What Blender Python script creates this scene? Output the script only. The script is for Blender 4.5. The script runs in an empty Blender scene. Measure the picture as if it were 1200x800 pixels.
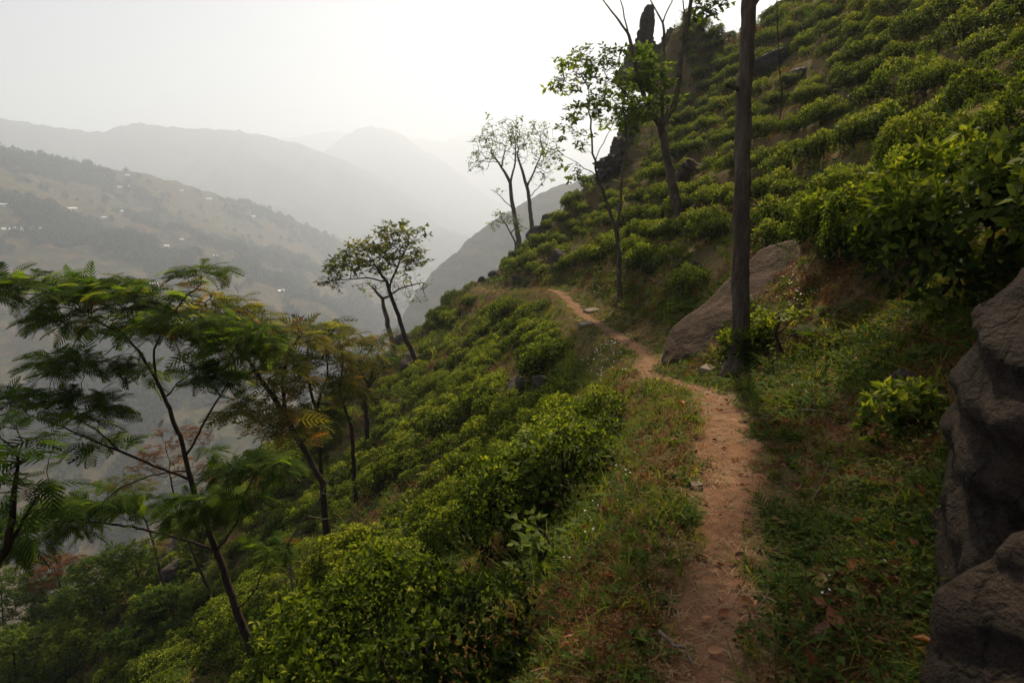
import bpy, math, random
import numpy as np
from mathutils import Vector, Matrix
from mathutils.bvhtree import BVHTree

R = math.radians
rng = np.random.default_rng(11)
random.seed(11)
scene = bpy.context.scene
COL = scene.collection

# ------------------------------------------------------------------ camera
PITCH = R(12.3)
EYE = 1.6
FPX = 733.0                       # focal length in pixels of a 1200 x 800 picture
cam = bpy.data.cameras.new('camera')
cam.sensor_width = 36.0
cam.lens = 36.0 * FPX / 1200.0
cam.clip_start = 0.05
cam.clip_end = 30000
cam.dof.use_dof = True
cam.dof.focus_distance = 8.0
cam.dof.aperture_fstop = 3.5
cam_ob = bpy.data.objects.new('camera', cam)
cam_ob.location = (0, 0, EYE)
cam_ob.rotation_euler = (R(90) - PITCH, 0, 0)
COL.objects.link(cam_ob)
scene.camera = cam_ob

# ------------------------------------------------------------------ sky and sun
SUN_AZ, SUN_EL = 15.0, 43.0       # clockwise from straight ahead, above the horizon
world = bpy.data.worlds.new('World')
scene.world = world
world.use_nodes = True
wn = world.node_tree
sky = wn.nodes.new('ShaderNodeTexSky')
sky.sky_type = 'NISHITA'
sky.sun_disc = False
sky.sun_elevation = R(SUN_EL)
sky.sun_rotation = R(SUN_AZ)
sky.altitude = 1200
sky.air_density = 1.0
sky.dust_density = 6.0
sky.ozone_density = 1.0
hs = wn.nodes.new('ShaderNodeHueSaturation')      # thin high cloud and dust take most of the blue out
hs.inputs['Saturation'].default_value = 0.7
wn.links.new(sky.outputs[0], hs.inputs['Color'])
wn.links.new(hs.outputs[0], wn.nodes['Background'].inputs['Color'])
wn.nodes['Background'].inputs['Strength'].default_value = 0.05

sun = bpy.data.lights.new('sun', 'SUN')
sun.energy = 5.0
sun.angle = R(2.0)                # veiled by the haze
sun.color = (1.0, 0.80, 0.52)
sun_ob = bpy.data.objects.new('sun', sun)
sd = Vector((math.sin(R(SUN_AZ)) * math.cos(R(SUN_EL)), math.cos(R(SUN_AZ)) * math.cos(R(SUN_EL)), math.sin(R(SUN_EL))))
sun_ob.rotation_euler = sd.to_track_quat('Z', 'Y').to_euler()
sun_ob.location = sd * 50
COL.objects.link(sun_ob)

scene.view_settings.view_transform = 'Standard'
scene.view_settings.look = 'None'
scene.view_settings.gamma = 1.0
scene.view_settings.use_curve_mapping = False
scene.view_settings.exposure = 0.86

scene.render.engine = 'CYCLES'
cy = scene.cycles
cy.max_bounces = 6
cy.diffuse_bounces = 3
cy.glossy_bounces = 2
cy.transmission_bounces = 3
cy.volume_bounces = 2
cy.transparent_max_bounces = 4
cy.sample_clamp_indirect = 6.0
cy.use_denoising = True
cy.denoising_prefilter = 'NONE'       # keeps leaf edges crisp

# ------------------------------------------------------------------ helpers
def hash2(ix, iy, seed):
    h = (ix.astype(np.int64) * 374761393 + iy.astype(np.int64) * 668265263 + seed * 1442695041) & 0xFFFFFFFF
    h = ((h ^ (h >> 13)) * 1274126177) & 0xFFFFFFFF
    return ((h ^ (h >> 16)) & 0xFFFF) / 65535.0

def vnoise(x, y, seed=0):
    x = np.asarray(x, float); y = np.asarray(y, float)
    ix = np.floor(x); iy = np.floor(y)
    fx = x - ix; fy = y - iy
    fx = fx * fx * fx * (fx * (fx * 6 - 15) + 10); fy = fy * fy * fy * (fy * (fy * 6 - 15) + 10)
    a = hash2(ix, iy, seed); b = hash2(ix + 1, iy, seed); c = hash2(ix, iy + 1, seed); d = hash2(ix + 1, iy + 1, seed)
    return (a * (1 - fx) + b * fx) * (1 - fy) + (c * (1 - fx) + d * fx) * fy - 0.5

def fbm(x, y, seed=0, oct=4, gain=0.5):
    t = 0; a = 1.0
    for i in range(oct):
        t = t + a * vnoise(np.asarray(x) * 2 ** i + 17.3 * i, np.asarray(y) * 2 ** i - 9.1 * i, seed + i)
        a *= gain
    return t

def sstep(a, b, x):
    t = np.clip((np.asarray(x, float) - a) / (b - a), 0, 1)
    return t * t * (3 - 2 * t)

class Geo:
    """collects quads (and triangles) with one random number for each vertex"""
    def __init__(self):
        self.v = []; self.f = []; self.t = []; self.r = []; self.n = 0
    def add(self, v, f=None, t=None, r=0.5):
        v = np.asarray(v, float).reshape(-1, 3)
        self.v.append(v)
        if f is not None and len(f): self.f.append(np.asarray(f, np.int64).reshape(-1, 4) + self.n)
        if t is not None and len(t): self.t.append(np.asarray(t, np.int64).reshape(-1, 3) + self.n)
        self.r.append(np.full(len(v), r, float) if np.isscalar(r) else np.asarray(r, float))
        self.n += len(v)
    def mesh(self, name, mats, smooth=True):
        me = bpy.data.meshes.new(name)
        V = np.concatenate(self.v) if self.v else np.zeros((0, 3))
        F = np.concatenate(self.f) if self.f else np.zeros((0, 4), np.int64)
        T = np.concatenate(self.t) if self.t else np.zeros((0, 3), np.int64)
        me.vertices.add(len(V)); me.vertices.foreach_set('co', V.astype(np.float32).ravel())
        me.loops.add(len(F) * 4 + len(T) * 3)
        me.loops.foreach_set('vertex_index', np.concatenate([F.ravel(), T.ravel()]).astype(np.int32))
        me.polygons.add(len(F) + len(T))
        st = np.concatenate([np.arange(len(F)) * 4, len(F) * 4 + np.arange(len(T)) * 3])
        me.polygons.foreach_set('loop_start', st.astype(np.int32))
        a = me.attributes.new('rnd', 'FLOAT', 'POINT')
        a.data.foreach_set('value', np.concatenate(self.r).astype(np.float32))
        me.polygons.foreach_set('use_smooth', np.full(len(F) + len(T), smooth))
        me.update(calc_edges=True)
        for m in (mats if isinstance(mats, (list, tuple)) else [mats]): me.materials.append(m)
        return me

def link(name, data, parent=None, loc=None, label=None, cat=None, group=None, kind=None):
    o = bpy.data.objects.new(name, data)
    COL.objects.link(o)
    if parent is not None: o.parent = parent
    if loc is not None: o.location = loc
    if label: o['label'] = label
    if cat: o['category'] = cat
    if group: o['group'] = group
    if kind: o['kind'] = kind
    return o

def grid_geo(P, r=None):
    """P: (n, m, 3) array of points -> Geo with quads"""
    n, m = P.shape[:2]
    i = np.arange(n - 1)[:, None] * m + np.arange(m - 1)[None, :]
    F = np.stack([i, i + 1, i + m + 1, i + m], -1).reshape(-1, 4)
    g = Geo(); g.add(P.reshape(-1, 3), F, r=0.5 if r is None else r.ravel())
    return g

# pixel of the 1200 x 800 photograph -> direction of the view ray
CP, SP = math.cos(PITCH), math.sin(PITCH)
def ray(px, py):
    u = (px - 600) / FPX; w = (400 - py) / FPX
    return Vector((u, CP + w * SP, -SP + w * CP))
def at(px, py, d):
    return Vector((0, 0, EYE)) + ray(px, py) * d
def proj(p):
    y, z = p[1], p[2] - EYE
    d = y * CP - z * SP
    return 600 + FPX * p[0] / d, 400 - FPX * (z * CP + y * SP) / d, d

# ------------------------------------------------------------------ materials
def mat_new(name):
    m = bpy.data.materials.new(name); m.use_nodes = True
    nt = m.node_tree
    for n in list(nt.nodes): nt.nodes.remove(n)
    out = nt.nodes.new('ShaderNodeOutputMaterial')
    return m, nt, out
def N(nt, t, **kw):
    n = nt.nodes.new(t)
    for k, v in kw.items():
        if k in n.inputs.keys(): n.inputs[k].default_value = v
        else: setattr(n, k, v)
    return n
def ramp(nt, stops, fac=None):
    n = nt.nodes.new('ShaderNodeValToRGB')
    e = n.color_ramp.elements
    while len(e) < len(stops): e.new(0.5)
    for el, (p, c) in zip(e, stops): el.position = p; el.color = (*c, 1)
    if fac is not None: nt.links.new(fac, n.inputs['Fac'])
    return n
def mixc(nt, fac, a, b, mode='MIX'):
    n = nt.nodes.new('ShaderNodeMix'); n.data_type = 'RGBA'; n.blend_type = mode
    for s, v in ((n.inputs[0], fac), (n.inputs[6], a), (n.inputs[7], b)):
        if isinstance(v, (int, float)): s.default_value = v
        elif isinstance(v, tuple): s.default_value = (*v, 1)
        else: nt.links.new(v, s)
    return n.outputs[2]
def mth(nt, op, a, b=0.0):
    n = nt.nodes.new('ShaderNodeMath'); n.operation = op
    for s, v in ((n.inputs[0], a), (n.inputs[1], b)):
        if isinstance(v, (int, float)): s.default_value = v
        else: nt.links.new(v, s)
    return n.outputs[0]
def noise(nt, scale, detail=4, rough=0.55, vec=None, dist=0.0):
    n = N(nt, 'ShaderNodeTexNoise', Scale=scale, Detail=detail, Roughness=rough, Distortion=dist)
    if vec is not None: nt.links.new(vec, n.inputs['Vector'])
    return n.outputs['Fac']

def leaf_mat(name, stops, trans=0.35, rough=0.5, spec=0.25, vary=0.35):
    m, nt, out = mat_new(name)
    a = N(nt, 'ShaderNodeAttribute', attribute_name='rnd')
    oi = nt.nodes.new('ShaderNodeObjectInfo')
    f = mth(nt, 'ADD', a.outputs['Fac'], mth(nt, 'MULTIPLY', mth(nt, 'SUBTRACT', oi.outputs['Random'], 0.5), vary))
    c = ramp(nt, stops, f).outputs['Color']
    p = N(nt, 'ShaderNodeBsdfPrincipled', Roughness=rough)
    p.inputs['Specular IOR Level'].default_value = spec
    nt.links.new(c, p.inputs['Base Color'])
    t = nt.nodes.new('ShaderNodeBsdfTranslucent')
    tc = mixc(nt, 1.0, c, (1.65, 1.6, 0.5), 'MULTIPLY')
    nt.links.new(tc, t.inputs['Color'])
    mx = N(nt, 'ShaderNodeMixShader', Fac=trans)
    nt.links.new(p.outputs[0], mx.inputs[1]); nt.links.new(t.outputs[0], mx.inputs[2])
    nt.links.new(mx.outputs[0], out.inputs['Surface'])
    return m

def surf_mat(name, build, rough=0.9, bump=0.3, bump_dist=0.02, spec=0.15):
    """build(nt, vec) -> (colour socket, height socket)"""
    m, nt, out = mat_new(name)
    tc = nt.nodes.new('ShaderNodeTexCoord')
    c, h = build(nt, tc.outputs['Object'])
    p = N(nt, 'ShaderNodeBsdfPrincipled', Roughness=rough)
    p.inputs['Specular IOR Level'].default_value = spec
    nt.links.new(c, p.inputs['Base Color'])
    if h is not None:
        b = N(nt, 'ShaderNodeBump', Strength=bump, Distance=bump_dist)
        nt.links.new(h, b.inputs['Height']); nt.links.new(b.outputs[0], p.inputs['Normal'])
    nt.links.new(p.outputs[0], out.inputs['Surface'])
    return m

# ================================================================== the hillside
def spline(x, pts):
    """monotone-ish cubic (Catmull-Rom with finite differences) through pts"""
    X = np.array([p[0] for p in pts], float); Y = np.array([p[1] for p in pts], float)
    h = np.diff(X); dl = np.diff(Y) / h
    m = np.empty_like(X); m[0] = dl[0]; m[-1] = dl[-1]
    m[1:-1] = (dl[:-1] * h[1:] + dl[1:] * h[:-1]) / (h[1:] + h[:-1])
    x = np.asarray(x, float)
    xc = np.clip(x, X[0], X[-1])
    k = np.clip(np.searchsorted(X, xc) - 1, 0, len(X) - 2)
    t = (xc - X[k]) / h[k]
    r = (2*t**3 - 3*t**2 + 1) * Y[k] + (t**3 - 2*t**2 + t) * h[k] * m[k] + (-2*t**3 + 3*t**2) * Y[k+1] + (t**3 - t**2) * h[k] * m[k+1]
    return r + (x - xc) * np.where(x < X[0], m[0], m[-1])

XP = [(-60, -9), (-20, -3.0), (-6, -.4), (0, .38), (1.85, .69), (2.65, .98), (3.5, 1.31), (4.8, 1.70), (6.3, 1.98), (7.6, 1.97), (8.8, 1.92), (10.3, 2.32), (11.8, 2.42), (14, 2.34),
      (19, 2.24), (28, 1.53), (33, 0.0), (38, -1.6), (43, -2.3), (48, -1.2), (55, 3.5), (65, 13), (90, 40), (200, 150)]
ZP = [(-60, 6), (-6, .3), (0, 0), (4.8, -.02), (7.5, -.56), (10.5, -1.0), (14, -1.28), (19, -1.72), (28, -2.1), (33, -2.9), (45, -3.8), (60, -4.2), (200, -8)]
def xp(y): return spline(y, XP)
def zp(y): return spline(y, ZP)
SLOPE_PTS = [(-320, -200), (-60, -46), (-30, -24.5), (-14, -12.2), (-6, -5.1), (-3, -2.45), (-1.3, -.86), (-.75, -.30), (-.42, -.03), (0, -.02), (.42, .03),
             (.9, .30), (1.5, .92), (2.4, 1.75), (4, 3.1), (8, 6.6), (14, 12.2), (20, 18.2), (40, 38.5), (70, 63), (120, 88)]
def warp_y(y, s1):
    low = np.clip(-s1 - 3.0, 0, 60)
    return y + 1.05 * low * sstep(6, 26, y) * np.exp(-low / 45.0)
def s_of(x, y):
    s1 = x - xp(y)
    return x - xp(warp_y(y, s1)) * 1.0
def H(x, y, rough=True):
    x = np.asarray(x, float); y = np.asarray(y, float)
    s = s_of(x, y)
    z = zp(y) + spline(s, SLOPE_PTS)
    if rough:
        off = sstep(.45, 2.2, np.abs(s))
        far = sstep(6, 30, np.hypot(s * 1.3, np.clip(y, 0, None) * .6))
        z = z + off * (fbm(x * .22, y * .22, 3, 4) * (.35 + .9 * far) + fbm(x * .9, y * .9, 9, 3) * .22)
        z = z + fbm(x * 2.7, y * 2.7, 21, 3) * .05 * (.35 + .65 * off)
        # little terraces cut along the contours above the path
        tz = np.sin(z * 2 * math.pi / 1.15) * .17 * sstep(2.2, 5, s)
        z = z + tz
        # ground rises to the crag at the top of the spur
        z = z + 6.5 * np.exp(-(((x - 11.4) / 2.4) ** 2 + ((y - 48) / 5.0) ** 2))
    return z

def warp_axis(n, lo, hi, k):
    t = np.linspace(-1, 1, n)
    a = np.sinh(k * t) / np.sinh(k)
    return np.where(a < 0, -a * lo, a * hi)
gx = 1.2 + warp_axis(560, -330, 120, 5.6)
gy = 5.0 + warp_axis(520, -60, 260, 4.6)
GX, GY = np.meshgrid(gx, gy, indexing='ij')
GZ = H(GX, GY)
SS = s_of(GX, GY)
P = np.stack([GX, GY, GZ], -1)
def ground_build(nt, vec):
    n1 = noise(nt, 0.55, 6, .6, vec); n2 = noise(nt, 6.0, 5, .6, vec); n3 = noise(nt, 38.0, 3, .6, vec)
    c = ramp(nt, [(.30, (.060, .075, .018)), (.48, (.105, .085, .030)), (.60, (.140, .088, .042)), (.75, (.075, .048, .026))], n1).outputs['Color']
    d = ramp(nt, [(.35, (.045, .060, .014)), (.50, (.110, .082, .034)), (.68, (.160, .098, .048))], n2).outputs['Color']
    c = mixc(nt, .55, c, d)
    c = mixc(nt, .35, c, ramp(nt, [(.3, (.03, .025, .014)), (.7, (.18, .125, .062))], n3).outputs['Color'])
    return c, mth(nt, 'ADD', n2, mth(nt, 'MULTIPLY', n3, .5))
M_ground = surf_mat('hillside_earth', ground_build, .95, .8, .06, .05)
ground_geo = grid_geo(P)
ground = link('hillside_ground', ground_geo.mesh('hillside', M_ground), kind='structure', label='steep tea hillside falling from upper right to lower left')
BV = BVHTree.FromPolygons(ground_geo.v[0].tolist(), ground_geo.f[0].tolist())
def hit(px, py):
    r = ray(px, py)
    loc, nrm, i, d = BV.ray_cast(Vector((0, 0, EYE)), r.normalized())
    return loc
def visible(p, slack=.6):
    o = Vector((0, 0, EYE)); v = Vector(p) - o; L = v.length
    loc, _, _, d = BV.ray_cast(o, v.normalized())
    return loc is None or d > L - slack
def Hz(x, y): return float(H(np.array([x]), np.array([y]))[0])

# ------------------------------------------------------------------ the footpath, a worn sheet of earth on the bench
def path_build(nt, vec):
    n1 = noise(nt, 1.6, 5, .6, vec); n2 = noise(nt, 14, 6, .65, vec); n3 = noise(nt, 120, 3, .6, vec)
    c = ramp(nt, [(.34, (.060, .030, .016)), (.5, (.150, .071, .035)), (.66, (.255, .142, .080))], n1).outputs['Color']
    c = mixc(nt, .5, c, ramp(nt, [(.32, (.040, .022, .013)), (.52, (.145, .070, .036)), (.72, (.30, .175, .102))], n2).outputs['Color'])
    c = mixc(nt, .25, c, ramp(nt, [(.3, (.08, .045, .028)), (.7, (.40, .25, .16))], n3).outputs['Color'])
    return c, mth(nt, 'ADD', n2, mth(nt, 'MULTIPLY', n3, .35))
M_path = surf_mat('trodden_earth', path_build, .95, .9, .025, .08)
py_ = np.concatenate([np.linspace(-3, 12, 420), np.linspace(12.06, 44, 420)])
def path_w(y):
    return spline(y, [(-3, .17), (1.5, .17), (3, .20), (4.8, .23), (7, .20), (10, .19), (14, .19), (26, .20), (29, .16), (32, .10), (44, .10)])
wob = np.linspace(-1, 1, 15)
PP = np.zeros((len(py_), 15, 3))
for k, w in enumerate(wob):
    e = path_w(py_) * (1 + .85 * fbm(py_ * 1.9, py_ * 0 + np.sign(w) * 5.5, 31, 5))
    x = xp(py_) + w * e
    PP[:, k, 0] = x; PP[:, k, 1] = py_
    PP[:, k, 2] = H(x, py_) + .030 * (1 - w ** 4) - .012 + .012 * fbm(x * 6, py_ * 6, 41, 3)
path = link('footpath', grid_geo(PP).mesh('footpath', M_path), kind='structure', label='narrow red earth footpath winding along the hillside')

# ================================================================== the valley and the mountains across it
def far_build(green, brown, dark, sc):
    def b(nt, vec):
        n1 = noise(nt, .0045 * sc, 6, .6, vec, .6); n2 = noise(nt, .022 * sc, 5, .65, vec); n3 = noise(nt, .11 * sc, 3, .6, vec)
        sx = nt.nodes.new('ShaderNodeSeparateXYZ'); nt.links.new(vec, sx.inputs[0])
        hz = mth(nt, 'ADD', mth(nt, 'MULTIPLY', sx.outputs['Z'], .55 * sc), mth(nt, 'MULTIPLY', n2, 9))
        ter = mth(nt, 'SINE', hz)
        c = ramp(nt, [(.38, dark), (.50, green), (.60, brown)], n1).outputs['Color']
        c = mixc(nt, .55, c, ramp(nt, [(.36, dark), (.5, green), (.64, brown)], n2).outputs['Color'])
        c = mixc(nt, mth(nt, 'MULTIPLY', mth(nt, 'GREATER_THAN', ter, .45), .45), c, (.11, .082, .050))
        c = mixc(nt, .4, c, ramp(nt, [(.35, dark), (.62, brown)], n3).outputs['Color'])
        return c, n3
    return b
M_valley = surf_mat('terraced_slope', far_build((.036, .054, .016), (.120, .078, .042), (.008, .015, .007), 1.0), .95, .6, 4.0, .0)
M_far = surf_mat('forested_mountain', far_build((.030, .044, .022), (.055, .048, .030), (.014, .022, .012), .6), .95, .5, 6.0, .0)

def az_of(px, py):
    r = ray(px, py); return math.atan2(r.x, r.y)
def el_of(px, py):
    r = ray(px, py); return math.atan2(r.z, math.hypot(r.x, r.y))
def ridge(name, label, crest, foot_el, foot_r, seed, mat, az_lo, az_hi, amp, nu=260, nv=110, back=500, shape=1.0, bumps=6.0):
    """a mountainside: crest = [(px, py, distance)], its foot at angle foot_el (deg) and distance foot_r"""
    A = [(az_of(x, y), el_of(x, y), d) for x, y, d in crest]
    A.sort()
    a = np.linspace(az_lo, az_hi, nu)
    el = spline(np.clip(a, A[0][0], A[-1][0]), [(q[0], q[1]) for q in A])
    rc = spline(np.clip(a, A[0][0], A[-1][0]), [(q[0], q[2]) for q in A])
    zc = rc * np.tan(el)
    t = np.concatenate([np.linspace(0, 1, nv), 1 + np.linspace(.04, 1, 14) ** 1.2])
    fr = foot_r(a) if callable(foot_r) else np.full(nu, foot_r)
    zf = fr * math.tan(R(foot_el))
    P = np.zeros((nu, len(t), 3))
    for j, tt in enumerate(t):
        if tt <= 1:
            r = fr + (rc - fr) * tt
            z = zf + (zc - zf) * tt ** shape
        else:
            r = rc + back * (tt - 1); z = zc - back * .55 * (tt - 1) ** 1.4
        x = r * np.sin(a); y = r * np.cos(a)
        w = np.exp(-((tt - 1) / .03) ** 2) if tt > .9 else 0.0
        edge = sstep(0, .15, tt) * (1 - .85 * math.exp(-((tt - 1) / .10) ** 2))
        n = fbm(x / 420, y / 420, seed, 5, .55) * amp * edge
        gul = -np.abs(fbm(x / 260 + y / 900 + .5 * vnoise(x / 190, y / 190, seed + 8), y / 700, seed + 7, 4)) * amp * 1.0 * edge
        fine = fbm(x / 26, y / 26, seed + 3, 3) * bumps * (.35 + .65 * (tt > .8)) + fbm(x / 9, y / 9, seed + 5, 2) * bumps * .4
        P[:, j, 0] = x; P[:, j, 1] = y; P[:, j, 2] = EYE + z + n + gul + fine
    me = grid_geo(P).mesh(name, mat)
    o = link(name, me, kind='structure', label=label)
    return o, P

valley, PV = ridge('valley_slope', 'hazy terraced valley side dotted with white roofed houses',
    [(-320, 96, 1350), (-150, 140, 1450), (0, 172, 1550), (70, 186, 1600), (150, 199, 1650), (250, 226, 1750), (330, 252, 1850), (400, 283, 1950), (460, 322, 2050), (540, 375, 2150), (700, 440, 2200)],
    -29, 430, 5, M_valley, R(-64), R(12), 60, 420, 190, 420, .92, 7.0)
ridge('mountain', 'long hazy mountain ridge behind the terraced valley side',
    [(-320, 90, 3625), (-100, 125, 3697), (0, 138, 3770), (60, 147, 3770), (120, 153, 3842), (160, 144, 3915), (205, 149, 3915), (270, 152, 3987), (330, 163, 4060), (400, 185, 4205), (460, 215, 4277), (540, 260, 4350), (700, 330, 4350)],
    -6, 2300, 15, M_far, R(-62), R(14), 90, 300, 60, 500, .9, 13.0)
ridge('mountain', 'pale cone shaped mountain fading into haze at the valley head',
    [(200, 330, 5100), (300, 255, 5250), (345, 208, 5400), (380, 176, 5475), (408, 156, 5550), (432, 148, 5550), (458, 153, 5550), (490, 170, 5625), (520, 190, 5700), (580, 235, 5700), (680, 300, 5700)],
    -5, 3800, 25, M_far, R(-40), R(14), 80, 240, 50, 500, .9, 14.0)
ridge('mountain', 'faintest far mountain ridge above the valley head',
    [(250, 165, 7050), (350, 160, 7050), (390, 154, 7050), (440, 163, 7050), (490, 162, 7200), (520, 165, 7200), (545, 157, 7200), (600, 166, 7200), (700, 160, 7200), (900, 150, 7200)],
    -4, 6000, 35, M_far, R(-30), R(26), 60, 200, 30, 400, .9, 14.0)
ridge('mountain_spur', 'bluish wooded spur sloping down behind the pale tree pair',
    [(380, 520, 720), (440, 430, 800), (490, 342, 900), (520, 308, 950), (560, 272, 1000), (600, 246, 1030), (640, 226, 1050), (680, 210, 1080), (760, 190, 1100), (900, 150, 1100)],
    -30, 420, 45, M_far, R(-18), R(28), 30, 200, 90, 300, 1.0, 7.0)

# ------------------------------------------------------------------ the air
def add_haze():
    g = Geo()
    lo = (-7600, -400, -330); hi = (5200, 8300, 800)
    v = [(x, y, z) for x in (lo[0], hi[0]) for y in (lo[1], hi[1]) for z in (lo[2], hi[2])]
    g.add(v, [(0, 1, 3, 2), (4, 6, 7, 5), (0, 4, 5, 1), (2, 3, 7, 6), (0, 2, 6, 4), (1, 5, 7, 3)])
    m, nt, out = mat_new('hazy_air')
    pv = N(nt, 'ShaderNodeVolumePrincipled', Density=HAZE, Anisotropy=0.35)
    pv.inputs['Color'].default_value = (.72, .82, 1.0, 1)
    nt.links.new(pv.outputs[0], out.inputs['Volume'])
    link('haze', g.mesh('haze', m, False), kind='stuff', label='pale haze filling the whole valley')
HAZE = 0.00042
add_haze()

# ================================================================== plant kit
def unit(v): return v / np.maximum(np.linalg.norm(v, axis=-1, keepdims=True), 1e-9)
def leaves(g, pos, d, nrm, L, W, r, fold=.18, two=True):
    """leaf blades: folded along the midrib (two quads) or one rhomb"""
    d = unit(d); s = unit(np.cross(nrm, d)); u = np.cross(d, s)
    L = np.asarray(L)[:, None]; W = np.asarray(W)[:, None]
    n = len(pos)
    b = pos; tip = pos + d * L - u * L * .10
    ml = pos + d * L * .45 + s * W + u * W * fold * 2; mr = pos + d * L * .45 - s * W + u * W * fold * 2
    if two:
        mid = pos + d * L * .5 - u * W * fold
        V = np.stack([b, ml, tip, mr, mid], 1).reshape(-1, 3); k = np.arange(n)[:, None] * 5
        F = np.concatenate([k + np.array([[0, 4, 2, 1]]), k + np.array([[0, 3, 2, 4]])])
        g.add(V, F, r=np.repeat(r, 5))
    else:
        V = np.stack([b, mr, tip, ml], 1).reshape(-1, 3); k = np.arange(n)[:, None] * 4
        g.add(V, k + np.array([[0, 1, 2, 3]]), r=np.repeat(r, 4))

def tube(g, pts, rad, sides=7, r=.5, cap=True):
    pts = np.asarray(pts, float); n = len(pts)
    if n < 2: return
    tan = np.gradient(pts, axis=0); tan = unit(tan)
    up = np.tile(np.array([[0., 0, 1]]), (n, 1))
    bad = np.abs(tan[:, 2]) > .95
    up[bad] = (1, 0, 0)
    if bad.any() and not bad.all(): up[:] = (1, 0, 0) if bad.mean() > .3 else (0.3, .95, 0)
    a = unit(np.cross(tan, up)); b = np.cross(tan, a)
    th = np.linspace(0, 2 * math.pi, sides, endpoint=False)
    rad = np.asarray(rad, float)
    ring = pts[:, None, :] + rad[:, None, None] * (np.cos(th)[None, :, None] * a[:, None, :] + np.sin(th)[None, :, None] * b[:, None, :])
    i = np.arange(n - 1)[:, None] * sides; j = np.arange(sides)[None, :]; jn = (j + 1) % sides
    F = np.stack([i + j, i + jn, i + sides + jn, i + sides + j], -1).reshape(-1, 4)
    g.add(ring.reshape(-1, 3), F, r=r)
    if cap:
        t = [(0, k + 1, k) for k in range(1, sides - 1)]
        g.t.append(np.asarray(t, np.int64) + g.n - sides)

# --- leaf and bark materials
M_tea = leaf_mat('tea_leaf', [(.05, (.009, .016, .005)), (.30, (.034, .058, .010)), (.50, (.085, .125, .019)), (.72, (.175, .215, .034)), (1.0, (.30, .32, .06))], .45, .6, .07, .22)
M_grass = leaf_mat('grass_blade', [(.0, (.030, .060, .012)), (.35, (.080, .140, .020)), (.6, (.185, .225, .034)), (.8, (.28, .25, .06)), (1.0, (.36, .25, .09))], .38, .7, .05, .5)
M_weed = leaf_mat('weed_leaf', [(.0, (.018, .036, .010)), (.4, (.045, .082, .016)), (.7, (.085, .125, .025)), (.9, (.14, .12, .035)), (1.0, (.16, .075, .035))], .34, .7, .06, .5)
M_dry = leaf_mat('dry_weed', [(.0, (.045, .020, .010)), (.4, (.125, .052, .024)), (.7, (.195, .095, .038)), (1.0, (.27, .17, .07))], .25, .7, .1, .5)
def bark_build(a, b, c, sc):
    def f(nt, vec):
        mp = nt.nodes.new('ShaderNodeMapping'); mp.inputs['Scale'].default_value = (1, 1, .22)
        nt.links.new(vec, mp.inputs[0])
        n1 = noise(nt, sc, 6, .65, mp.outputs[0], .4); n2 = noise(nt, sc * 4, 4, .6, mp.outputs[0]); n3 = noise(nt, 1.2, 4, .6, vec)
        col = ramp(nt, [(.3, a), (.5, b), (.7, c)], n1).outputs['Color']
        col = mixc(nt, .4, col, ramp(nt, [(.3, a), (.7, c)], n3).outputs['Color'])
        return col, mth(nt, 'ADD', n1, mth(nt, 'MULTIPLY', n2, .5))
    return f
M_bark = surf_mat('grey_brown_bark', bark_build((.028, .021, .016), (.100, .076, .057), (.24, .19, .145), 9), .95, 1.0, .05, .05)
M_bark_dark = surf_mat('dark_bark', bark_build((.012, .009, .008), (.032, .024, .020), (.075, .056, .045), 14), .95, .9, .02, .05)
M_bark_pale = surf_mat('pale_bark', bark_build((.06, .048, .038), (.14, .115, .09), (.26, .22, .18), 6), .95, .8, .04, .05)
M_stem = surf_mat('tea_stem', bark_build((.018, .013, .010), (.05, .038, .028), (.10, .08, .06), 20), .95, .8, .01, .05)

# ------------------------------------------------------------------ tea bushes
def tea_foliage(g, Rr, Hh, shoots, nl, leaf, seed, two=True, old=0.0):
    q = np.random.default_rng(seed)
    th = q.uniform(0, 2 * math.pi, shoots); u = np.sqrt(q.uniform(0, 1, shoots)) ** .85
    RR = Rr * (1 + .38 * fbm(np.cos(th) * 1.7 + seed, np.sin(th) * 1.7, seed, 3))
    r = RR * u
    x = r * np.cos(th); y = r * np.sin(th)
    top = Hh * (1 - .38 * u ** 5) * (1 + .55 * fbm(x * 3.0 + seed, y * 2.6, seed + 4, 3))
    side = (u > .80) & (q.uniform(size=shoots) < .62)
    dep = np.abs(q.normal(0, .045, shoots)) + (q.uniform(size=shoots) < .25) * q.uniform(0, .28, shoots) * Hh
    z = top - dep
    z = np.where(side, Hh * q.uniform(.22, .80, shoots), z)
    k = 1.5 * u ** 3 + side * 1.0
    n = unit(np.stack([np.cos(th) * k, np.sin(th) * k, np.ones(shoots)], -1) + q.normal(0, .42, (shoots, 3)))
    t0 = unit(np.cross(n, q.normal(size=(shoots, 3)))); t1 = np.cross(n, t0)
    for i in range(nl):
        ph = i * 2.4 + q.uniform(-.5, .5, shoots)
        e = q.uniform(.05, .95, shoots) if i < nl - 1 else q.uniform(.9, 1.4, shoots)
        t = t0 * np.cos(ph)[:, None] + t1 * np.sin(ph)[:, None]
        d = n * np.sin(e)[:, None] + t * np.cos(e)[:, None]
        nr = n * np.cos(e)[:, None] - t * np.sin(e)[:, None] + q.normal(0, .18, (shoots, 3))
        L = leaf * q.uniform(.65, 1.25, shoots) * (1.0 if i < nl - 1 else .7)
        rr = .33 - old + q.normal(0, .15, shoots) + .50 * (z / Hh - .62) + (.20 if i == nl - 1 else 0) - .16 * side  # paler new flush on top, boosted as sunlit; flanks darkened as if shaded
        leaves(g, np.stack([x, y, z], -1) + t * leaf * .12, d, nr, L, L * .25, np.clip(rr, 0.02, .98), two=two)
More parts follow.
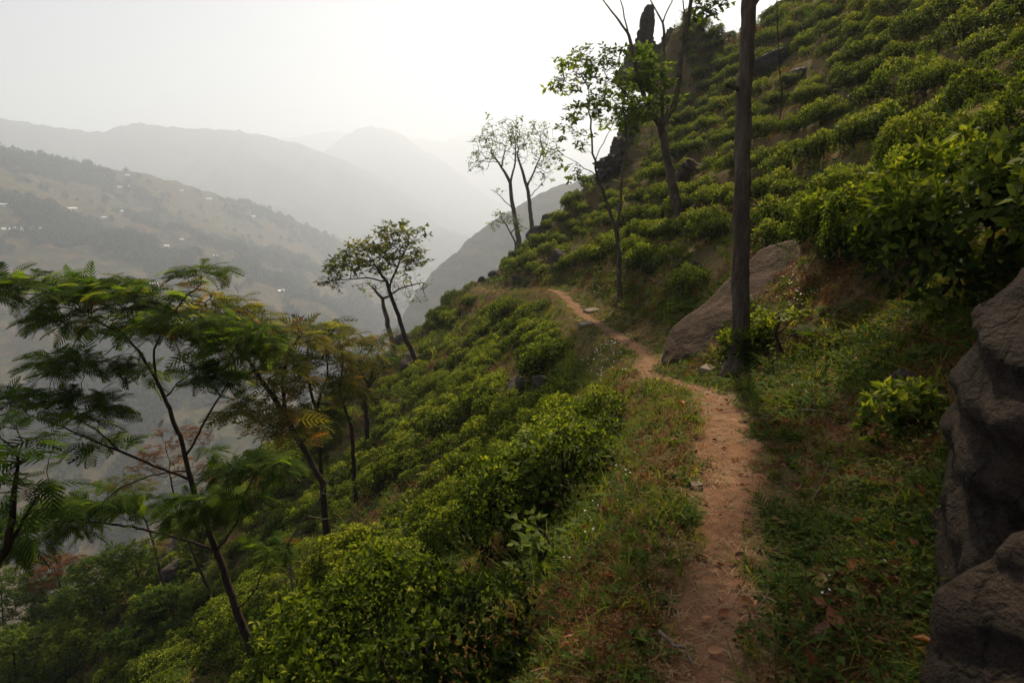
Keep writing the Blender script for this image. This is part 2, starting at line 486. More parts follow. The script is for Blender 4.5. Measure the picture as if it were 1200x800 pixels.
def tea_stems(g, Rr, Hh, n, seed, sides=5):
    q = np.random.default_rng(seed)
    for i in range(n):
        a = q.uniform(0, 6.28); k = q.uniform(.25, .8) * Rr
        p = [(0, 0, -.15), (.12 * k * math.cos(a), .12 * k * math.sin(a), .12 * Hh), (.5 * k * math.cos(a + .3), .5 * k * math.sin(a + .3), .42 * Hh),
             (k * math.cos(a), k * math.sin(a), .86 * Hh)]
        tube(g, p, np.array([.030, .026, .016, .006]) * q.uniform(.8, 1.3), sides, cap=False)
TEA_NEAR, TEA_MID = [], []
for i in range(4):
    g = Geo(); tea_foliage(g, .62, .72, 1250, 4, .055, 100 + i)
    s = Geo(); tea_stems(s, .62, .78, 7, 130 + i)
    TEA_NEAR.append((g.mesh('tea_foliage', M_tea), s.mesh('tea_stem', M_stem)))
for i in range(5):
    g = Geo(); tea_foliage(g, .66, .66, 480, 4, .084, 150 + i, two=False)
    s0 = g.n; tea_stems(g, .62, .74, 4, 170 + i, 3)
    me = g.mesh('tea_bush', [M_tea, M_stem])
    idx = np.zeros(len(me.polygons), np.int32)
    fv = np.zeros(len(me.loops), np.int32); me.loops.foreach_get('vertex_index', fv)
    st = np.zeros(len(me.polygons), np.int32); me.polygons.foreach_get('loop_start', st)
    idx[fv[st] >= s0] = 1
    me.polygons.foreach_set('material_index', idx)
    TEA_MID.append(me)

def x_from_s(s, y):
    x = xp(y) + s
    for _ in range(8): x = s + xp(warp_y(y, x - xp(y)))
    return x
def slope_normal(x, y):
    e = .25
    return unit(np.stack([-(H(x + e, y, 0) - H(x - e, y, 0)) / (2 * e), -(H(x, y + e, 0) - H(x, y - e, 0)) / (2 * e), np.ones_like(x)], -1))

def inside(px, py, poly):
    c = np.zeros(len(px), bool); n = len(poly)
    for i in range(n):
        x1, y1 = poly[i]; x2, y2 = poly[(i + 1) % n]
        if y1 == y2: continue
        c ^= ((y1 > py) != (y2 > py)) & (px < (x2 - x1) * (py - y1) / (y2 - y1) + x1)
    return c
BARE = [  # grass, rock or bare earth in the photograph: no bush stands here
    [(575, 900), (600, 700), (690, 655), (735, 600), (745, 520), (735, 440), (800, 440), (1080, 420), (1300, 420), (1300, 900)],
    [(735, 440), (690, 420), (640, 352), (640, 345), (690, 345), (750, 385), (775, 420), (780, 470)],
    [(770, 440), (772, 380), (880, 300), (960, 292), (1020, 330), (1300, 345), (1300, 900), (720, 900), (740, 430)],
    [(420, 440), (450, 395), (480, 400), (470, 440), (440, 480), (425, 545), (400, 540)],
    [(585, 470), (600, 435), (650, 440), (640, 470)],
    [(535, 700), (560, 655), (610, 655), (600, 900), (560, 900)],
    [(690, 195), (745, 0), (800, 0), (800, 100), (760, 200), (700, 240)],
    [(215, 780), (335, 775), (370, 1000), (190, 1000)],
    [(885, 85), (935, 60), (960, 85), (900, 115)],
]
rows = []
q = np.random.default_rng(5)
for k in range(50):                                   # uphill rows follow the contour
    s = 1.9 + 1.06 * k
    y = np.arange(-4, 64, .74) + q.uniform(0, .9)
    y = y + q.normal(0, .16, len(y))
    rows.append(np.stack([y, s + q.normal(0, .13, len(y)) + .25 * np.sin(y * .35 + k)], -1))
for k in range(60):
    s = -1.45 - .82 * k
    y = np.arange(.2, 62, .80) + q.uniform(0, .9)
    y = y + q.normal(0, .2, len(y))
    rows.append(np.stack([y, s + q.normal(0, .2, len(y)) + .25 * np.sin(y * .4 + k)], -1))
rows = np.concatenate(rows)
bx = x_from_s(rows[:, 1], rows[:, 0]); by = rows[:, 0]; bs = rows[:, 1]
bz = H(bx, by)
pz = np.stack([bx, by, bz], -1)
dy = by * CP - (bz - EYE) * SP
ok = dy > .9
bx, by, bs, bz, dy = bx[ok], by[ok], bs[ok], bz[ok], dy[ok]
ppx = 600 + FPX * bx / dy; ppy = 400 - FPX * ((bz - EYE) * CP + by * SP) / dy
ok = (ppx > -260) & (ppx < 1460) & (ppy < 1250) & (ppy > -150)
for poly in BARE: ok &= ~inside(ppx, ppy, poly)
gap = fbm(bx * .35, by * .35, 77, 3)
ok &= ~((gap > .26) & (bs > 0)) & ~((gap > .30) & (bs < 0))
ok &= (np.hypot(bx, by) > 2.2)
bx, by, bs, bz, dy, ppx, ppy = [a[ok] for a in (bx, by, bs, bz, dy, ppx, ppy)]
nb = len(bx)
bscale = np.clip(q.normal(.80, .15, nb), .45, 1.2) * (1 + .35 * fbm(bx * .5, by * .5, 93, 2) * (bs < 0)) * np.where(bs > 0, .92, 1.0)
bn = slope_normal(bx, by)
wt = np.where(bs > 0, .28, .55)[:, None]
bn = unit(bn * wt + np.array([0, 0, 1.0]) * (1 - wt))
brot = np.where(bs > 0, math.pi / 2 + q.normal(0, .22, nb) + math.pi * q.integers(0, 2, nb), q.uniform(0, 6.28, nb))
def frame_euler(n, a):
    z = Vector(n).normalized(); x = Vector((math.cos(a), math.sin(a), 0)); x = (x - z * x.dot(z)).normalized(); y = z.cross(x)
    return Matrix((x, y, z)).transposed().to_euler()
beul = [frame_euler(bn[i], brot[i]) for i in range(nb)]
inframe = (ppx > -60) & (ppx < 1260) & (ppy > -40) & (ppy < 880)
vis = np.array([inframe[i] and visible((bx[i], by[i], bz[i] + .75), .9) for i in range(nb)])
size = np.where(vis, bscale / dy, 0)
order = np.argsort(-size)
single = np.zeros(nb, bool); single[order[:292]] = True
single &= size > 0

LANDMARKS = [   # what a bush stands beside, found by where it stands on the hillside
    (866, 400, 'the big straight trunk'), (840, 360, 'the boulder slab'), (725, 330, 'the thin forked tree'), (797, 245, 'the leaning grey tree'), (640, 275, 'the rounded crest boulder'),
    (605, 290, 'the pale tree pair'), (570, 325, 'the small perched boulder'), (620, 460, 'the broad dark rock in the tea'), (490, 430, 'the leaning valley tree'), (430, 470, 'the rocky gully'),
    (380, 560, 'the dark leaning acacia'), (290, 745, 'the feathery tree trunk'), (345, 610, 'the dead pale branch'), (205, 660, 'the dark boulder and slim trunk'), (120, 700, 'the yellow green shrub tree'), (20, 770, 'the corner shrub'),
    (690, 372, 'the path stones'), (720, 590, 'the white flowers by the path'), (590, 650, 'the bare grassy gap'), (1150, 300, 'the foreground rock'), (920, 80, 'the thin bedded outcrops'), (914, 140, 'the bare sapling'),
    (770, 90, 'the dark crag'), (1040, 190, 'the overhanging shrub'), (450, 760, 'the bottom edge below the path'), (1150, 60, 'the top right corner'), (540, 560, 'the small dark stemmed tea tree'), (500, 400, 'the valley edge of the spur'), (1000, 20, 'the upper skyline rows')]
SIDES = ['right of', 'upper right of', 'above', 'upper left of', 'left of', 'lower left of', 'below', 'lower right of']
def bush_label(i):
    X, Y = ppx[i], ppy[i] - 25
    d = [(math.hypot(X - a, (Y - b) * 1.15), a, b, n) for a, b, n in LANDMARKS]
    dist, a, b, n = min(d)
    k = int(round(math.atan2(b - Y, X - a) / (math.pi / 4))) % 8
    how = 'close' if dist < 45 else ('a little' if dist < 95 else 'well')
    size_w = 'broad' if bscale[i] > .98 else ('small' if bscale[i] < .74 else 'rounded')
    return '%s tea bush %s %s %s' % (size_w, how, SIDES[k], n), ('tea bushes on the slope above the path' if bs[i] > 0 else 'tea bushes on the slope below the path')
def bush_scale(sc, s):
    return (sc * 1.28, sc * .84, sc * q.uniform(.95, 1.25)) if s > 0 else (sc * 1.02, sc * 1.02, sc * q.uniform(.75, 1.2))
for i in order[:292]:
    if not single[i]: continue
    lb, gr = bush_label(i)
    sc = float(bscale[i]); loc = (bx[i], by[i], bz[i] - (.14 if bs[i] < 0 else .05))
    if dy[i] < 11:
        fo, stm = TEA_NEAR[int(q.integers(4))]
        e = link('tea_bush', None, loc=loc, label=lb, cat='tea bush', group=gr)
        e.rotation_euler = beul[i]; e.scale = bush_scale(sc, bs[i]); e.empty_display_size = .2
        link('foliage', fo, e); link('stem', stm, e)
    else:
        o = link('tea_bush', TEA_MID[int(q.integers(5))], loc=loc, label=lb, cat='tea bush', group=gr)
        o.rotation_euler = beul[i]; o.scale = bush_scale(sc, bs[i])

# ------------------------------------------------------------------ masses that nobody could count
def scatter(name, pts, eul, scl, idx, protos, label):
    src = bpy.data.collections.new(name + '_kinds')
    for k, me in enumerate(protos):
        src.objects.link(bpy.data.objects.new('%s_kind_%02d' % (name, k), me))
    me = bpy.data.meshes.new(name)
    n = len(pts)
    me.vertices.add(n); me.vertices.foreach_set('co', np.asarray(pts, np.float32).ravel())
    a = me.attributes.new('rot', 'FLOAT_VECTOR', 'POINT'); a.data.foreach_set('vector', np.asarray(eul, np.float32).ravel())
    scl = np.asarray(scl, np.float32)
    if scl.ndim == 1: scl = np.repeat(scl[:, None], 3, 1)
    a = me.attributes.new('scl', 'FLOAT_VECTOR', 'POINT'); a.data.foreach_set('vector', scl.ravel())
    a = me.attributes.new('kin', 'INT', 'POINT'); a.data.foreach_set('value', np.asarray(idx, np.int32))
    o = link(name, me, kind='stuff', label=label)
    ng = bpy.data.node_groups.new(name + '_scatter', 'GeometryNodeTree')
    ng.interface.new_socket('Geometry', in_out='INPUT', socket_type='NodeSocketGeometry')
    ng.interface.new_socket('Geometry', in_out='OUTPUT', socket_type='NodeSocketGeometry')
    gi = ng.nodes.new('NodeGroupInput'); go = ng.nodes.new('NodeGroupOutput')
    ci = ng.nodes.new('GeometryNodeCollectionInfo'); ci.inputs['Collection'].default_value = src
    ci.inputs['Separate Children'].default_value = True; ci.inputs['Reset Children'].default_value = True
    ip = ng.nodes.new('GeometryNodeInstanceOnPoints'); ip.inputs['Pick Instance'].default_value = True
    def att(nm, ty):
        a = ng.nodes.new('GeometryNodeInputNamedAttribute'); a.data_type = ty; a.inputs['Name'].default_value = nm
        return a.outputs['Attribute']
    L = ng.links.new
    L(gi.outputs[0], ip.inputs['Points']); L(ci.outputs[0], ip.inputs['Instance'])
    L(att('kin', 'INT'), ip.inputs['Instance Index']); L(att('rot', 'FLOAT_VECTOR'), ip.inputs['Rotation']); L(att('scl', 'FLOAT_VECTOR'), ip.inputs['Scale'])
    L(ip.outputs[0], go.inputs[0])
    md = o.modifiers.new('scatter', 'NODES'); md.node_group = ng
    return o

rest = np.where(~single)[0]
scatter('tea_shrubbery', np.stack([bx, by, bz - .05], -1)[rest], [tuple(beul[i]) for i in rest], np.array([bush_scale(bscale[i], bs[i]) for i in rest]), q.integers(0, 5, len(rest)), TEA_MID,
        'mass of further tea bushes covering the distant hillside')
print('bushes', nb, 'single', single.sum(), 'rest', len(rest))

# ================================================================== trees
def grow(stems, attr, step, infl, kill, iters, q, jit=.25):
    """space colonisation: returns node positions, parents and the least radius asked for"""
    P, par, rad = [], [], []
    for st in stems:
        pts = [np.array(p[:3], float) for p in st]; rr = [p[3] for p in st]
        prev = -1
        if P:
            d = np.linalg.norm(np.array(P) - pts[0], axis=1); prev = int(np.argmin(d))
        for a in range(len(pts) - 1):
            L = np.linalg.norm(pts[a + 1] - pts[a]); n = max(1, int(round(L / step)))
            for k in range(n):
                if a == 0 and k == 0 and prev >= 0: continue
                t = k / n
                P.append(pts[a] * (1 - t) + pts[a + 1] * t + q.normal(0, step * .05, 3) * (0 if not P else 1)); par.append(prev); rad.append(rr[a] * (1 - t) + rr[a + 1] * t); prev = len(P) - 1
        P.append(pts[-1]); par.append(prev); rad.append(rr[-1]); 
    A = np.asarray(attr, float)
    alive = np.ones(len(A), bool)
    P = [p for p in P]
    for it in range(iters):
        if not alive.any(): break
        PA = np.array(P)
        aa = A[alive]
        D = ((aa ** 2).sum(1)[:, None] + (PA ** 2).sum(1)[None] - 2 * aa @ PA.T)
        near = D.argmin(1); dm = np.sqrt(np.maximum(D.min(1), 0))
        use = dm < infl
        if not use.any():
            infl *= 1.5; continue
        new = {}
        v = unit(aa - PA[near])
        for i in np.where(use)[0]: new.setdefault(int(near[i]), []).append(v[i])
        for k, vs in new.items():
            d = np.mean(vs, 0) + q.normal(0, jit, 3); d /= max(np.linalg.norm(d), 1e-6)
            P.append(PA[k] + d * step); par.append(k); rad.append(0.0)
        PA = np.array(P)
        aa = A[alive]
        D = ((aa ** 2).sum(1)[:, None] + (PA ** 2).sum(1)[None] - 2 * aa @ PA.T)
        dead = np.sqrt(np.maximum(D.min(1), 0)) < kill
        idx = np.where(alive)[0]; alive[idx[dead]] = False
        if len(P) > 5000: break
    return np.array(P), np.array(par), np.array(rad)

def skeleton(P, par, rad, tip, expo=2.3):
    n = len(P); kids = [[] for _ in range(n)]
    for i, p in enumerate(par):
        if p >= 0: kids[p].append(i)
    r = np.zeros(n); level = np.zeros(n, int)
    order = list(range(n))
    # parents may come before children in index, except grown ones which always do
    for i in reversed(order):
        s = sum(r[k] ** expo for k in kids[i])
        r[i] = max(tip, s ** (1 / expo) if s > 0 else tip)
        level[i] = 0 if not kids[i] else 1 + max(level[k] for k in kids[i])
    asked = rad > 0
    r = np.where(asked, np.maximum(rad, np.minimum(r, rad * 1.15)), r)
    for i in order:                                   # a child never thicker than its parent
        if par[i] >= 0: r[i] = min(r[i], r[par[i]])
    return kids, r, level

def tube_bark(g, pts, rad, sides, amp):
    """a trunk with furrowed bark: fine rings, radius broken up by ridges that run along it"""
    L = np.concatenate([[0], np.cumsum(np.linalg.norm(np.diff(pts, axis=0), axis=1))])
    n = max(4, int(L[-1] / .045)); s = np.linspace(0, L[-1], n)
    P2 = np.stack([np.interp(s, L, pts[:, k]) for k in range(3)], -1); r2 = np.interp(s, L, rad)
    for _ in range(3): P2[1:-1] = (P2[:-2] + 2 * P2[1:-1] + P2[2:]) / 4
    th = np.linspace(0, 2 * math.pi, sides, endpoint=False)
    T, S = np.meshgrid(th, s)
    rid = fbm(T * sides / 9.0 + .8 * vnoise(S * 1.5, T * 0, 5), S * 2.2, 15, 3) + .6 * fbm(T * 2 / math.pi, S * 5.0, 19, 3)
    rid[:, -1] = (rid[:, -1] + rid[:, 0]) * .5
    rr = r2[:, None] * (1 + amp * rid)
    ring = P2[:, None, :] + np.stack([rr * np.cos(T), rr * np.sin(T), 0 * rr], -1)
    i = np.arange(n - 1)[:, None] * sides; j = np.arange(sides)[None, :]; jn = (j + 1) % sides
    g.add(ring.reshape(-1, 3), np.stack([i + j, i + jn, i + sides + jn, i + sides + j], -1).reshape(-1, 4))

def wood(gt, gl, P, par, kids, r, thr, sides, furrow=0):
    roots = [i for i in range(len(P)) if par[i] < 0]
    stack = [(k, -1) for k in roots]
    while stack:
        k, p = stack.pop()
        ch = [k] if p < 0 else [p, k]
        while kids[ch[-1]]:
            c = sorted(kids[ch[-1]], key=lambda j: -r[j])
            for o in c[1:]: stack.append((o, ch[-1]))
            ch.append(c[0])
        if len(ch) < 2: continue
        rr = r[ch].copy()
        if p >= 0: rr[0] = min(rr[0], rr[1] * 1.35)
        big = rr.max() > thr
        g = gt if big else gl
        if furrow and rr.max() > thr * 1.5:
            tube_bark(g, P[ch], rr, sides, furrow)
        else:
            tube(g, P[ch], rr, sides if rr.max() > thr else (5 if rr.max() > thr * .4 else 3))

def frond_template(pairs, seg, width):
    """a twice-divided leaf: rows of narrow pinnae along a drooping stalk; x along, y aside, z up, length 1"""
    V, F = [], []
    def strip(pts, w, side):
        b = len(V)
        for (p, ww) in zip(pts, w):
            V.append(p + side * ww); V.append(p - side * ww)
        for k in range(len(pts) - 1): F.append((b + 2 * k, b + 2 * k + 1, b + 2 * k + 3, b + 2 * k + 2))
    st = lambda t: np.array([t, 0, .12 * t - .42 * t * t])
    strip([st(t) for t in (0, .5, 1)], [.008, .007, .003], np.array([0, 1.0, 0]))
    for i in range(pairs):
        t = .14 + .86 * i / (pairs - 1)
        L = .46 * (math.sin(math.pi * (.18 + .72 * t)) ** .7)
        for sgn in (-1, 1):
            ang = 1.05 - .75 * t
            d = np.array([math.cos(ang), sgn * math.sin(ang), 0.0])
            sd = np.array([-d[1], d[0], .0])
            pts = [st(t) + d * L * u + np.array([0, 0, .06 * u - .20 * u * u]) * L for u in np.linspace(0, 1, seg + 1)]
            w = [width * (.35 + .65 * math.sin(math.pi * min(1, .12 + .80 * u)) ** .6) if u < 1 else width * .15 for u in np.linspace(0, 1, seg + 1)]
            strip(pts, w, sd)
    return np.array(V), np.array(F)
FROND_FINE = frond_template(8, 3, .030)
FROND_MID = frond_template(6, 2, .038)
FROND_FAR = frond_template(5, 1, .050)
def spray_template(n):
    q_ = np.random.default_rng(3); V, F = [], []
    for i in range(n):
        a = q_.uniform(-2.2, 2.2); t = q_.uniform(.1, .9); L = q_.uniform(.30, .50)
        b = np.array([t, 0, q_.uniform(-.08, .1)]); d = np.array([math.cos(a), math.sin(a), q_.uniform(-.5, .3)]); s = np.array([-d[1], d[0], q_.uniform(-.4, .4)])
        k = len(V); V += [b, b + d * L * .5 + s * L * .22, b + d * L, b + d * L * .5 - s * L * .22]; F.append((k, k + 1, k + 2, k + 3))
    return np.array(V), np.array(F)
SPRAY = spray_template(9)
SPRAY_FAR = spray_template(5)

def place_fronds(g, tmpl, pos, d, L, r, q, roll=.35):
    TV, TF = tmpl; n = len(pos)
    d = unit(d); up = np.array([[0, 0, 1.0]]) + q.normal(0, roll, (n, 3))
    s = unit(np.cross(up, d)); u = np.cross(d, s)
    V = pos[:, None, :] + L[:, None, None] * (TV[None, :, 0:1] * d[:, None, :] + TV[None, :, 1:2] * s[:, None, :] + TV[None, :, 2:3] * u[:, None, :])
    F = (np.arange(n)[:, None, None] * len(TV) + TF[None]).reshape(-1, 4)
    rr = np.repeat(r, len(TV)) + np.tile(np.linspace(-.04, .05, len(TV)), n)
    g.add(V.reshape(-1, 3), F, r=np.clip(rr, 0, 1))

def blob(cx, cy, d, rx, ry, rd, n, q):
    """n points inside an ellipsoid seen at pixel (cx, cy), rx by ry pixels, rd metres deep"""
    v = q.normal(size=(n, 3)); v = unit(v) * q.uniform(.15, 1, n)[:, None] ** .5
    c = np.array(at(cx, cy, d)); k = d / FPX
    X = np.array([1, 0, 0.]); Z = np.array([0, SP, CP]); Y = np.array([0, CP, -SP])
    return c + v[:, :1] * rx * k * X + v[:, 1:2] * ry * k * Z + v[:, 2:] * rd * Y

def tree(name, label, stems, crowns, leafm, bark, tmpl=FROND_MID, leaf=.4, per=2, step=.25, base=None, group=None, seed=1, tip=.006, thr=.03,
         sides=8, lv=2, hue=.45, spread=.15, kill=None, flat=.35, iters=70, sparse=0.0, cat='tree', sink=.25, dense=2.6, furrow=0.0):
    q = np.random.default_rng(seed)
    b = stems[0][0]
    if base is None:
        h = None
        for k in range(80):
            h = hit(b[0], b[1] + 3 * k)
            if h is not None: break
        D = proj(h)[2]; print(label[:40], 'depth %.1f' % D, 'shift', 3 * k)
    else: D = base
    root = None
    S = []
    for st in stems:
        S.append([(*at(p[0], p[1], D + p[2]), p[3]) for p in st])
    if base is None:                                  # the foot goes a little into the ground
        x, y, z, r_ = S[0][0]; S[0].insert(0, (x, y, z - sink, r_ * 1.35))
    else:
        x, y, z, r_ = S[0][0]; gz = Hz(x, y)
        if gz < z: S[0].insert(0, (x, y, gz - sink, r_ * 1.3))
    A = [blob(c[0], c[1], D + c[2], c[3], c[4], c[5], int(c[6] * dense), q) for c in crowns]
    A = np.concatenate(A) if A else np.zeros((0, 3))
    Pn, par, rad = grow(S, A, step, step * 6, kill or step * 1.15, iters, q)
    kids, r, level = skeleton(Pn, par, rad, tip)
    o = np.array(S[0][0][:3]); o[2] += sink if (base is None) else 0
    Pn = Pn - o
    gt, gl, gc = Geo(), Geo(), Geo()
    wood(gt, gl, Pn, par, kids, r, thr, sides, furrow)
    e = link(name, None, loc=o, label=label, cat=cat, group=group); e.empty_display_size = .4
    link('trunk', gt.mesh('trunk', bark), e)
    if gl.n: link('branches', gl.mesh('branches', bark), e, kind='stuff')
    if leafm is not None:
        ids = np.where((level <= lv + 1) & (rad <= 0))[0]
        if sparse: ids = ids[q.uniform(size=len(ids)) > sparse]
        ids = np.repeat(ids, per)
        pos = Pn[ids] + q.normal(0, step * .15, (len(ids), 3))
        dirs = Pn[ids] - Pn[np.maximum(par[ids], 0)]
        dirs = unit(dirs) * .7 + unit(q.normal(size=(len(ids), 3)) * np.array([1, 1, flat])) * .9
        dirs[:, 2] = dirs[:, 2] * .6 - .02
        zz = Pn[ids][:, 2]; zz = (zz - zz.min()) / max(np.ptp(zz), .01)
        rv = hue + q.normal(0, spread, len(ids)) + .12 * fbm(pos[:, 0] * 1.3 + seed, pos[:, 1] * 1.3 + pos[:, 2] * 1.7, seed, 2) * 2
        place_fronds(gc, tmpl, pos, dirs, leaf * q.uniform(.6, 1.2, len(ids)), np.clip(rv, 0, 1), q)
        link('crown', gc.mesh('crown', leafm), e)
    return e

M_silk = leaf_mat('feathery_leaf', [(.0, (.016, .036, .008)), (.30, (.045, .090, .014)), (.55, (.100, .160, .022)), (.75, (.165, .200, .030)), (.90, (.22, .14, .03)), (1.0, (.28, .095, .025))], .58, .65, .05, .0)
M_olive = leaf_mat('olive_leaf', [(.0, (.028, .042, .012)), (.30, (.075, .100, .020)), (.52, (.135, .145, .028)), (.72, (.185, .140, .034)), (.88, (.22, .100, .030)), (1.0, (.25, .080, .026))], .58, .65, .05, .0)
M_pale = leaf_mat('pale_young_leaf', [(.0, (.05, .085, .025)), (.5, (.11, .16, .045)), (1.0, (.19, .22, .08))], .4, .55, .15, .0)
M_green = leaf_mat('bright_leaf', [(.0, (.020, .040, .009)), (.4, (.052, .095, .015)), (.7, (.105, .155, .024)), (1.0, (.18, .21, .04))], .58, .65, .06, .0)
M_russet = leaf_mat('russet_leaf', [(.0, (.06, .030, .012)), (.5, (.14, .065, .024)), (1.0, (.22, .11, .035))], .58, .65, .05, .0)

# --- the feathery tree in front, rooted on the slope below the picture's edge
tree('silk_tree', 'feathery leaved dark trunked tree spreading over the lower left slope',
     [[(307, 806, 0, .075), (289, 744, .02, .066), (277, 714, .03, .060), (262, 668, .05, .056), (253, 644, .06, .052), (240, 609, .0, .042), (225, 571, -.1, .038), (217, 534, -.15, .034), (211, 511, -.2, .031), (195, 472, -.2, .027), (182, 442, -.2, .024)],
      [(182, 442, -.2, .018), (166, 416, -.1, .017), (146, 392, 0, .015), (123, 381, .1, .012), (98, 368, .2, .009)],
      [(182, 442, -.2, .016), (180, 410, -.3, .014), (195, 378, -.3, .011), (214, 351, -.3, .009), (236, 333, -.3, .006)],
      [(195, 466, -.2, .014), (208, 449, 0, .012), (231, 431, .2, .009)],
      [(221, 530, -.15, .018), (240, 494, -.4, .015), (257, 465, -.5, .011), (272, 440, -.6, .008)],
      [(253, 644, .06, .024), (225, 635, .1, .022), (195, 626, .2, .020), (154, 617, .3, .017), (94, 609, .4, .012), (50, 612, .5, .007)],
      [(219, 560, -.1, .020), (180, 545, -.3, .018), (139, 528, -.5, .016), (98, 511, -.6, .012), (68, 498, -.6, .010), (32, 486, -.6, .007)],
      [(139, 528, -.5, .011), (114, 504, -.6, .010), (94, 491, -.7, .008), (84, 470, -.7, .006)],
      [(217, 551, -.1, .014), (180, 556, .2, .012), (142, 571, .4, .010), (116, 590, .5, .007)],
      [(256, 642, .05, .020), (277, 612, -.2, .016), (287, 579, -.3, .013), (302, 552, -.4, .008)],
      [(281, 712, .03, .014), (300, 690, -.2, .012), (309, 667, -.3, .007)]],
     [(55, 338, .3, 70, 18, .55, 60), (135, 348, .1, 75, 22, .6, 70), (100, 372, .3, 75, 16, .5, 50), (236, 317, -.3, 36, 8, .25, 16), (215, 378, -.3, 70, 22, .5, 60),
      (285, 400, -.5, 50, 20, .4, 34), (260, 440, -.5, 45, 16, .4, 24), (155, 432, -.2, 40, 8, .3, 18), (80, 425, -.6, 45, 14, .4, 26), (50, 468, -.6, 60, 18, .4, 34), (105, 478, -.6, 40, 18, .3, 22),
      (120, 520, -.5, 30, 8, .3, 10), (60, 606, .5, 62, 18, .4, 42), (20, 635, .5, 45, 20, .35, 30), (125, 588, .4, 50, 10, .35, 24), (222, 598, -.2, 40, 14, .3, 20), (300, 545, -.4, 50, 14, .4, 24), (270, 585, -.3, 35, 8, .3, 12),
      (322, 640, -.3, 28, 8, .3, 8)],
     M_silk, M_bark_dark, FROND_FINE, leaf=.30, per=4, dense=3.4, step=.115, seed=4, tip=.0035, thr=.020, sides=9, lv=2, hue=.40, spread=.17, flat=.25, base=None)
# --- its neighbour, mostly outside the picture
tree('silk_tree', 'dark feathery sapling reaching in at the left picture edge',
     [[(-70, 800, 0, .05), (-30, 700, 0, .04), (8, 640, 0, .028), (18, 575, 0, .018), (22, 540, 0, .010)], [(8, 640, 0, .014), (34, 600, .1, .010), (45, 580, .1, .006)]],
     [(15, 520, 0, 35, 14, .3, 22), (25, 560, 0, 40, 14, .3, 24), (35, 600, .1, 30, 12, .3, 18), (-20, 500, 0, 40, 20, .3, 20)],
     M_silk, M_bark_dark, FROND_FINE, leaf=.22, per=3, step=.11, seed=8, tip=.003, thr=.018, lv=2, hue=.24, spread=.1, flat=.3, base=4.6)

# --- trees in the hollow behind it
tree('acacia_tree', 'olive and russet flat topped tree leaning on a dark trunk behind the feathery tree',
     [[(378, 566, 0, 0.072), (352, 520, 0, 0.068), (335, 490, 0, 0.064), (312, 455, -.2, 0.051), (290, 420, -.4, 0.038), (268, 392, -.5, 0.025)], [(335, 490, 0, 0.051), (330, 450, .4, 0.043), (338, 415, .6, 0.025)]],
     [(255, 362, -.5, 46, 14, 1.1, 60), (290, 372, -.4, 40, 12, 1.0, 40), (330, 395, .5, 55, 12, 1.2, 60), (265, 410, -.5, 45, 14, 1.0, 40), (320, 440, 0, 40, 16, 1.0, 44), (235, 345, -.4, 30, 8, .8, 20), (300, 480, -.3, 40, 18, 1.0, 44), (345, 500, .3, 34, 20, 1.0, 40)],
     M_olive, M_bark_dark, FROND_MID, leaf=.46, per=4, dense=3, step=.26, seed=21, hue=.50, spread=.16, base=14.5, tip=.008, thr=.05, flat=.2)
tree('acacia_tree', 'slender green tree with twin stems standing over the rocky gully',
     [[(374, 520, 0, 0.052), (370, 480, 0, 0.045), (358, 435, 0, 0.035), (362, 400, 0, 0.021)], [(370, 480, 0, 0.035), (384, 440, .2, 0.028), (382, 405, .3, 0.017)]],
     [(362, 385, 0, 45, 10, 1.0, 50), (385, 415, .2, 40, 12, .9, 40), (345, 420, -.2, 35, 14, .9, 34), (375, 450, 0, 40, 12, .9, 34), (365, 490, 0, 34, 18, .9, 44)],
     M_olive, M_bark_dark, FROND_MID, leaf=.46, per=4, dense=3, step=.25, seed=22, hue=.42, spread=.14, base=17.0, tip=.007, thr=.04, flat=.2)
tree('acacia_tree', 'thin green tree with arching stem at the edge of the rocky gully',
     [[(412, 502, 0, 0.052), (404, 480, 0, 0.045), (397, 452, 0, 0.035), (402, 425, 0, 0.025)], [(397, 452, 0, 0.028), (420, 425, .2, 0.021), (436, 408, .3, 0.014)]],
     [(402, 400, 0, 35, 12, 1.0, 40), (432, 402, .3, 28, 12, .8, 34), (420, 425, .2, 26, 10, .8, 20), (408, 462, .1, 26, 14, .8, 34)],
     M_olive, M_bark_dark, FROND_MID, leaf=.46, per=4, dense=3, step=.25, seed=23, hue=.46, spread=.18, base=18.5, tip=.007, thr=.04, flat=.2)
tree('acacia_tree', 'low spreading tree with several stems below the rocky gully rim',
     [[(428, 470, 0, .08), (431, 450, 0, .06), (420, 430, 0, .04)], [(431, 450, 0, .05), (440, 425, .1, .04)], [(430, 455, 0, .04), (448, 432, .1, .03)]],
     [(432, 420, 0, 26, 12, 1.0, 40), (450, 415, .2, 18, 12, .9, 26)],
     M_green, M_bark_dark, FROND_FAR, leaf=.5, per=3, step=.3, seed=24, hue=.4, spread=.18, base=24, tip=.008, thr=.05, flat=.2)
tree('russet_tree', 'small russet leaved tree half hidden behind the feathery tree',
     [[(214, 622, 0, .045), (205, 590, 0, .04), (198, 550, 0, .025)]],
     [(190, 540, 0, 45, 22, .8, 50), (215, 510, 0, 35, 14, .7, 24), (240, 555, .2, 30, 18, .7, 24)],
     M_russet, M_bark_dark, FROND_MID, leaf=.34, per=3, step=.22, seed=25, hue=.5, spread=.2, base=None, tip=.006, thr=.03, flat=.3)
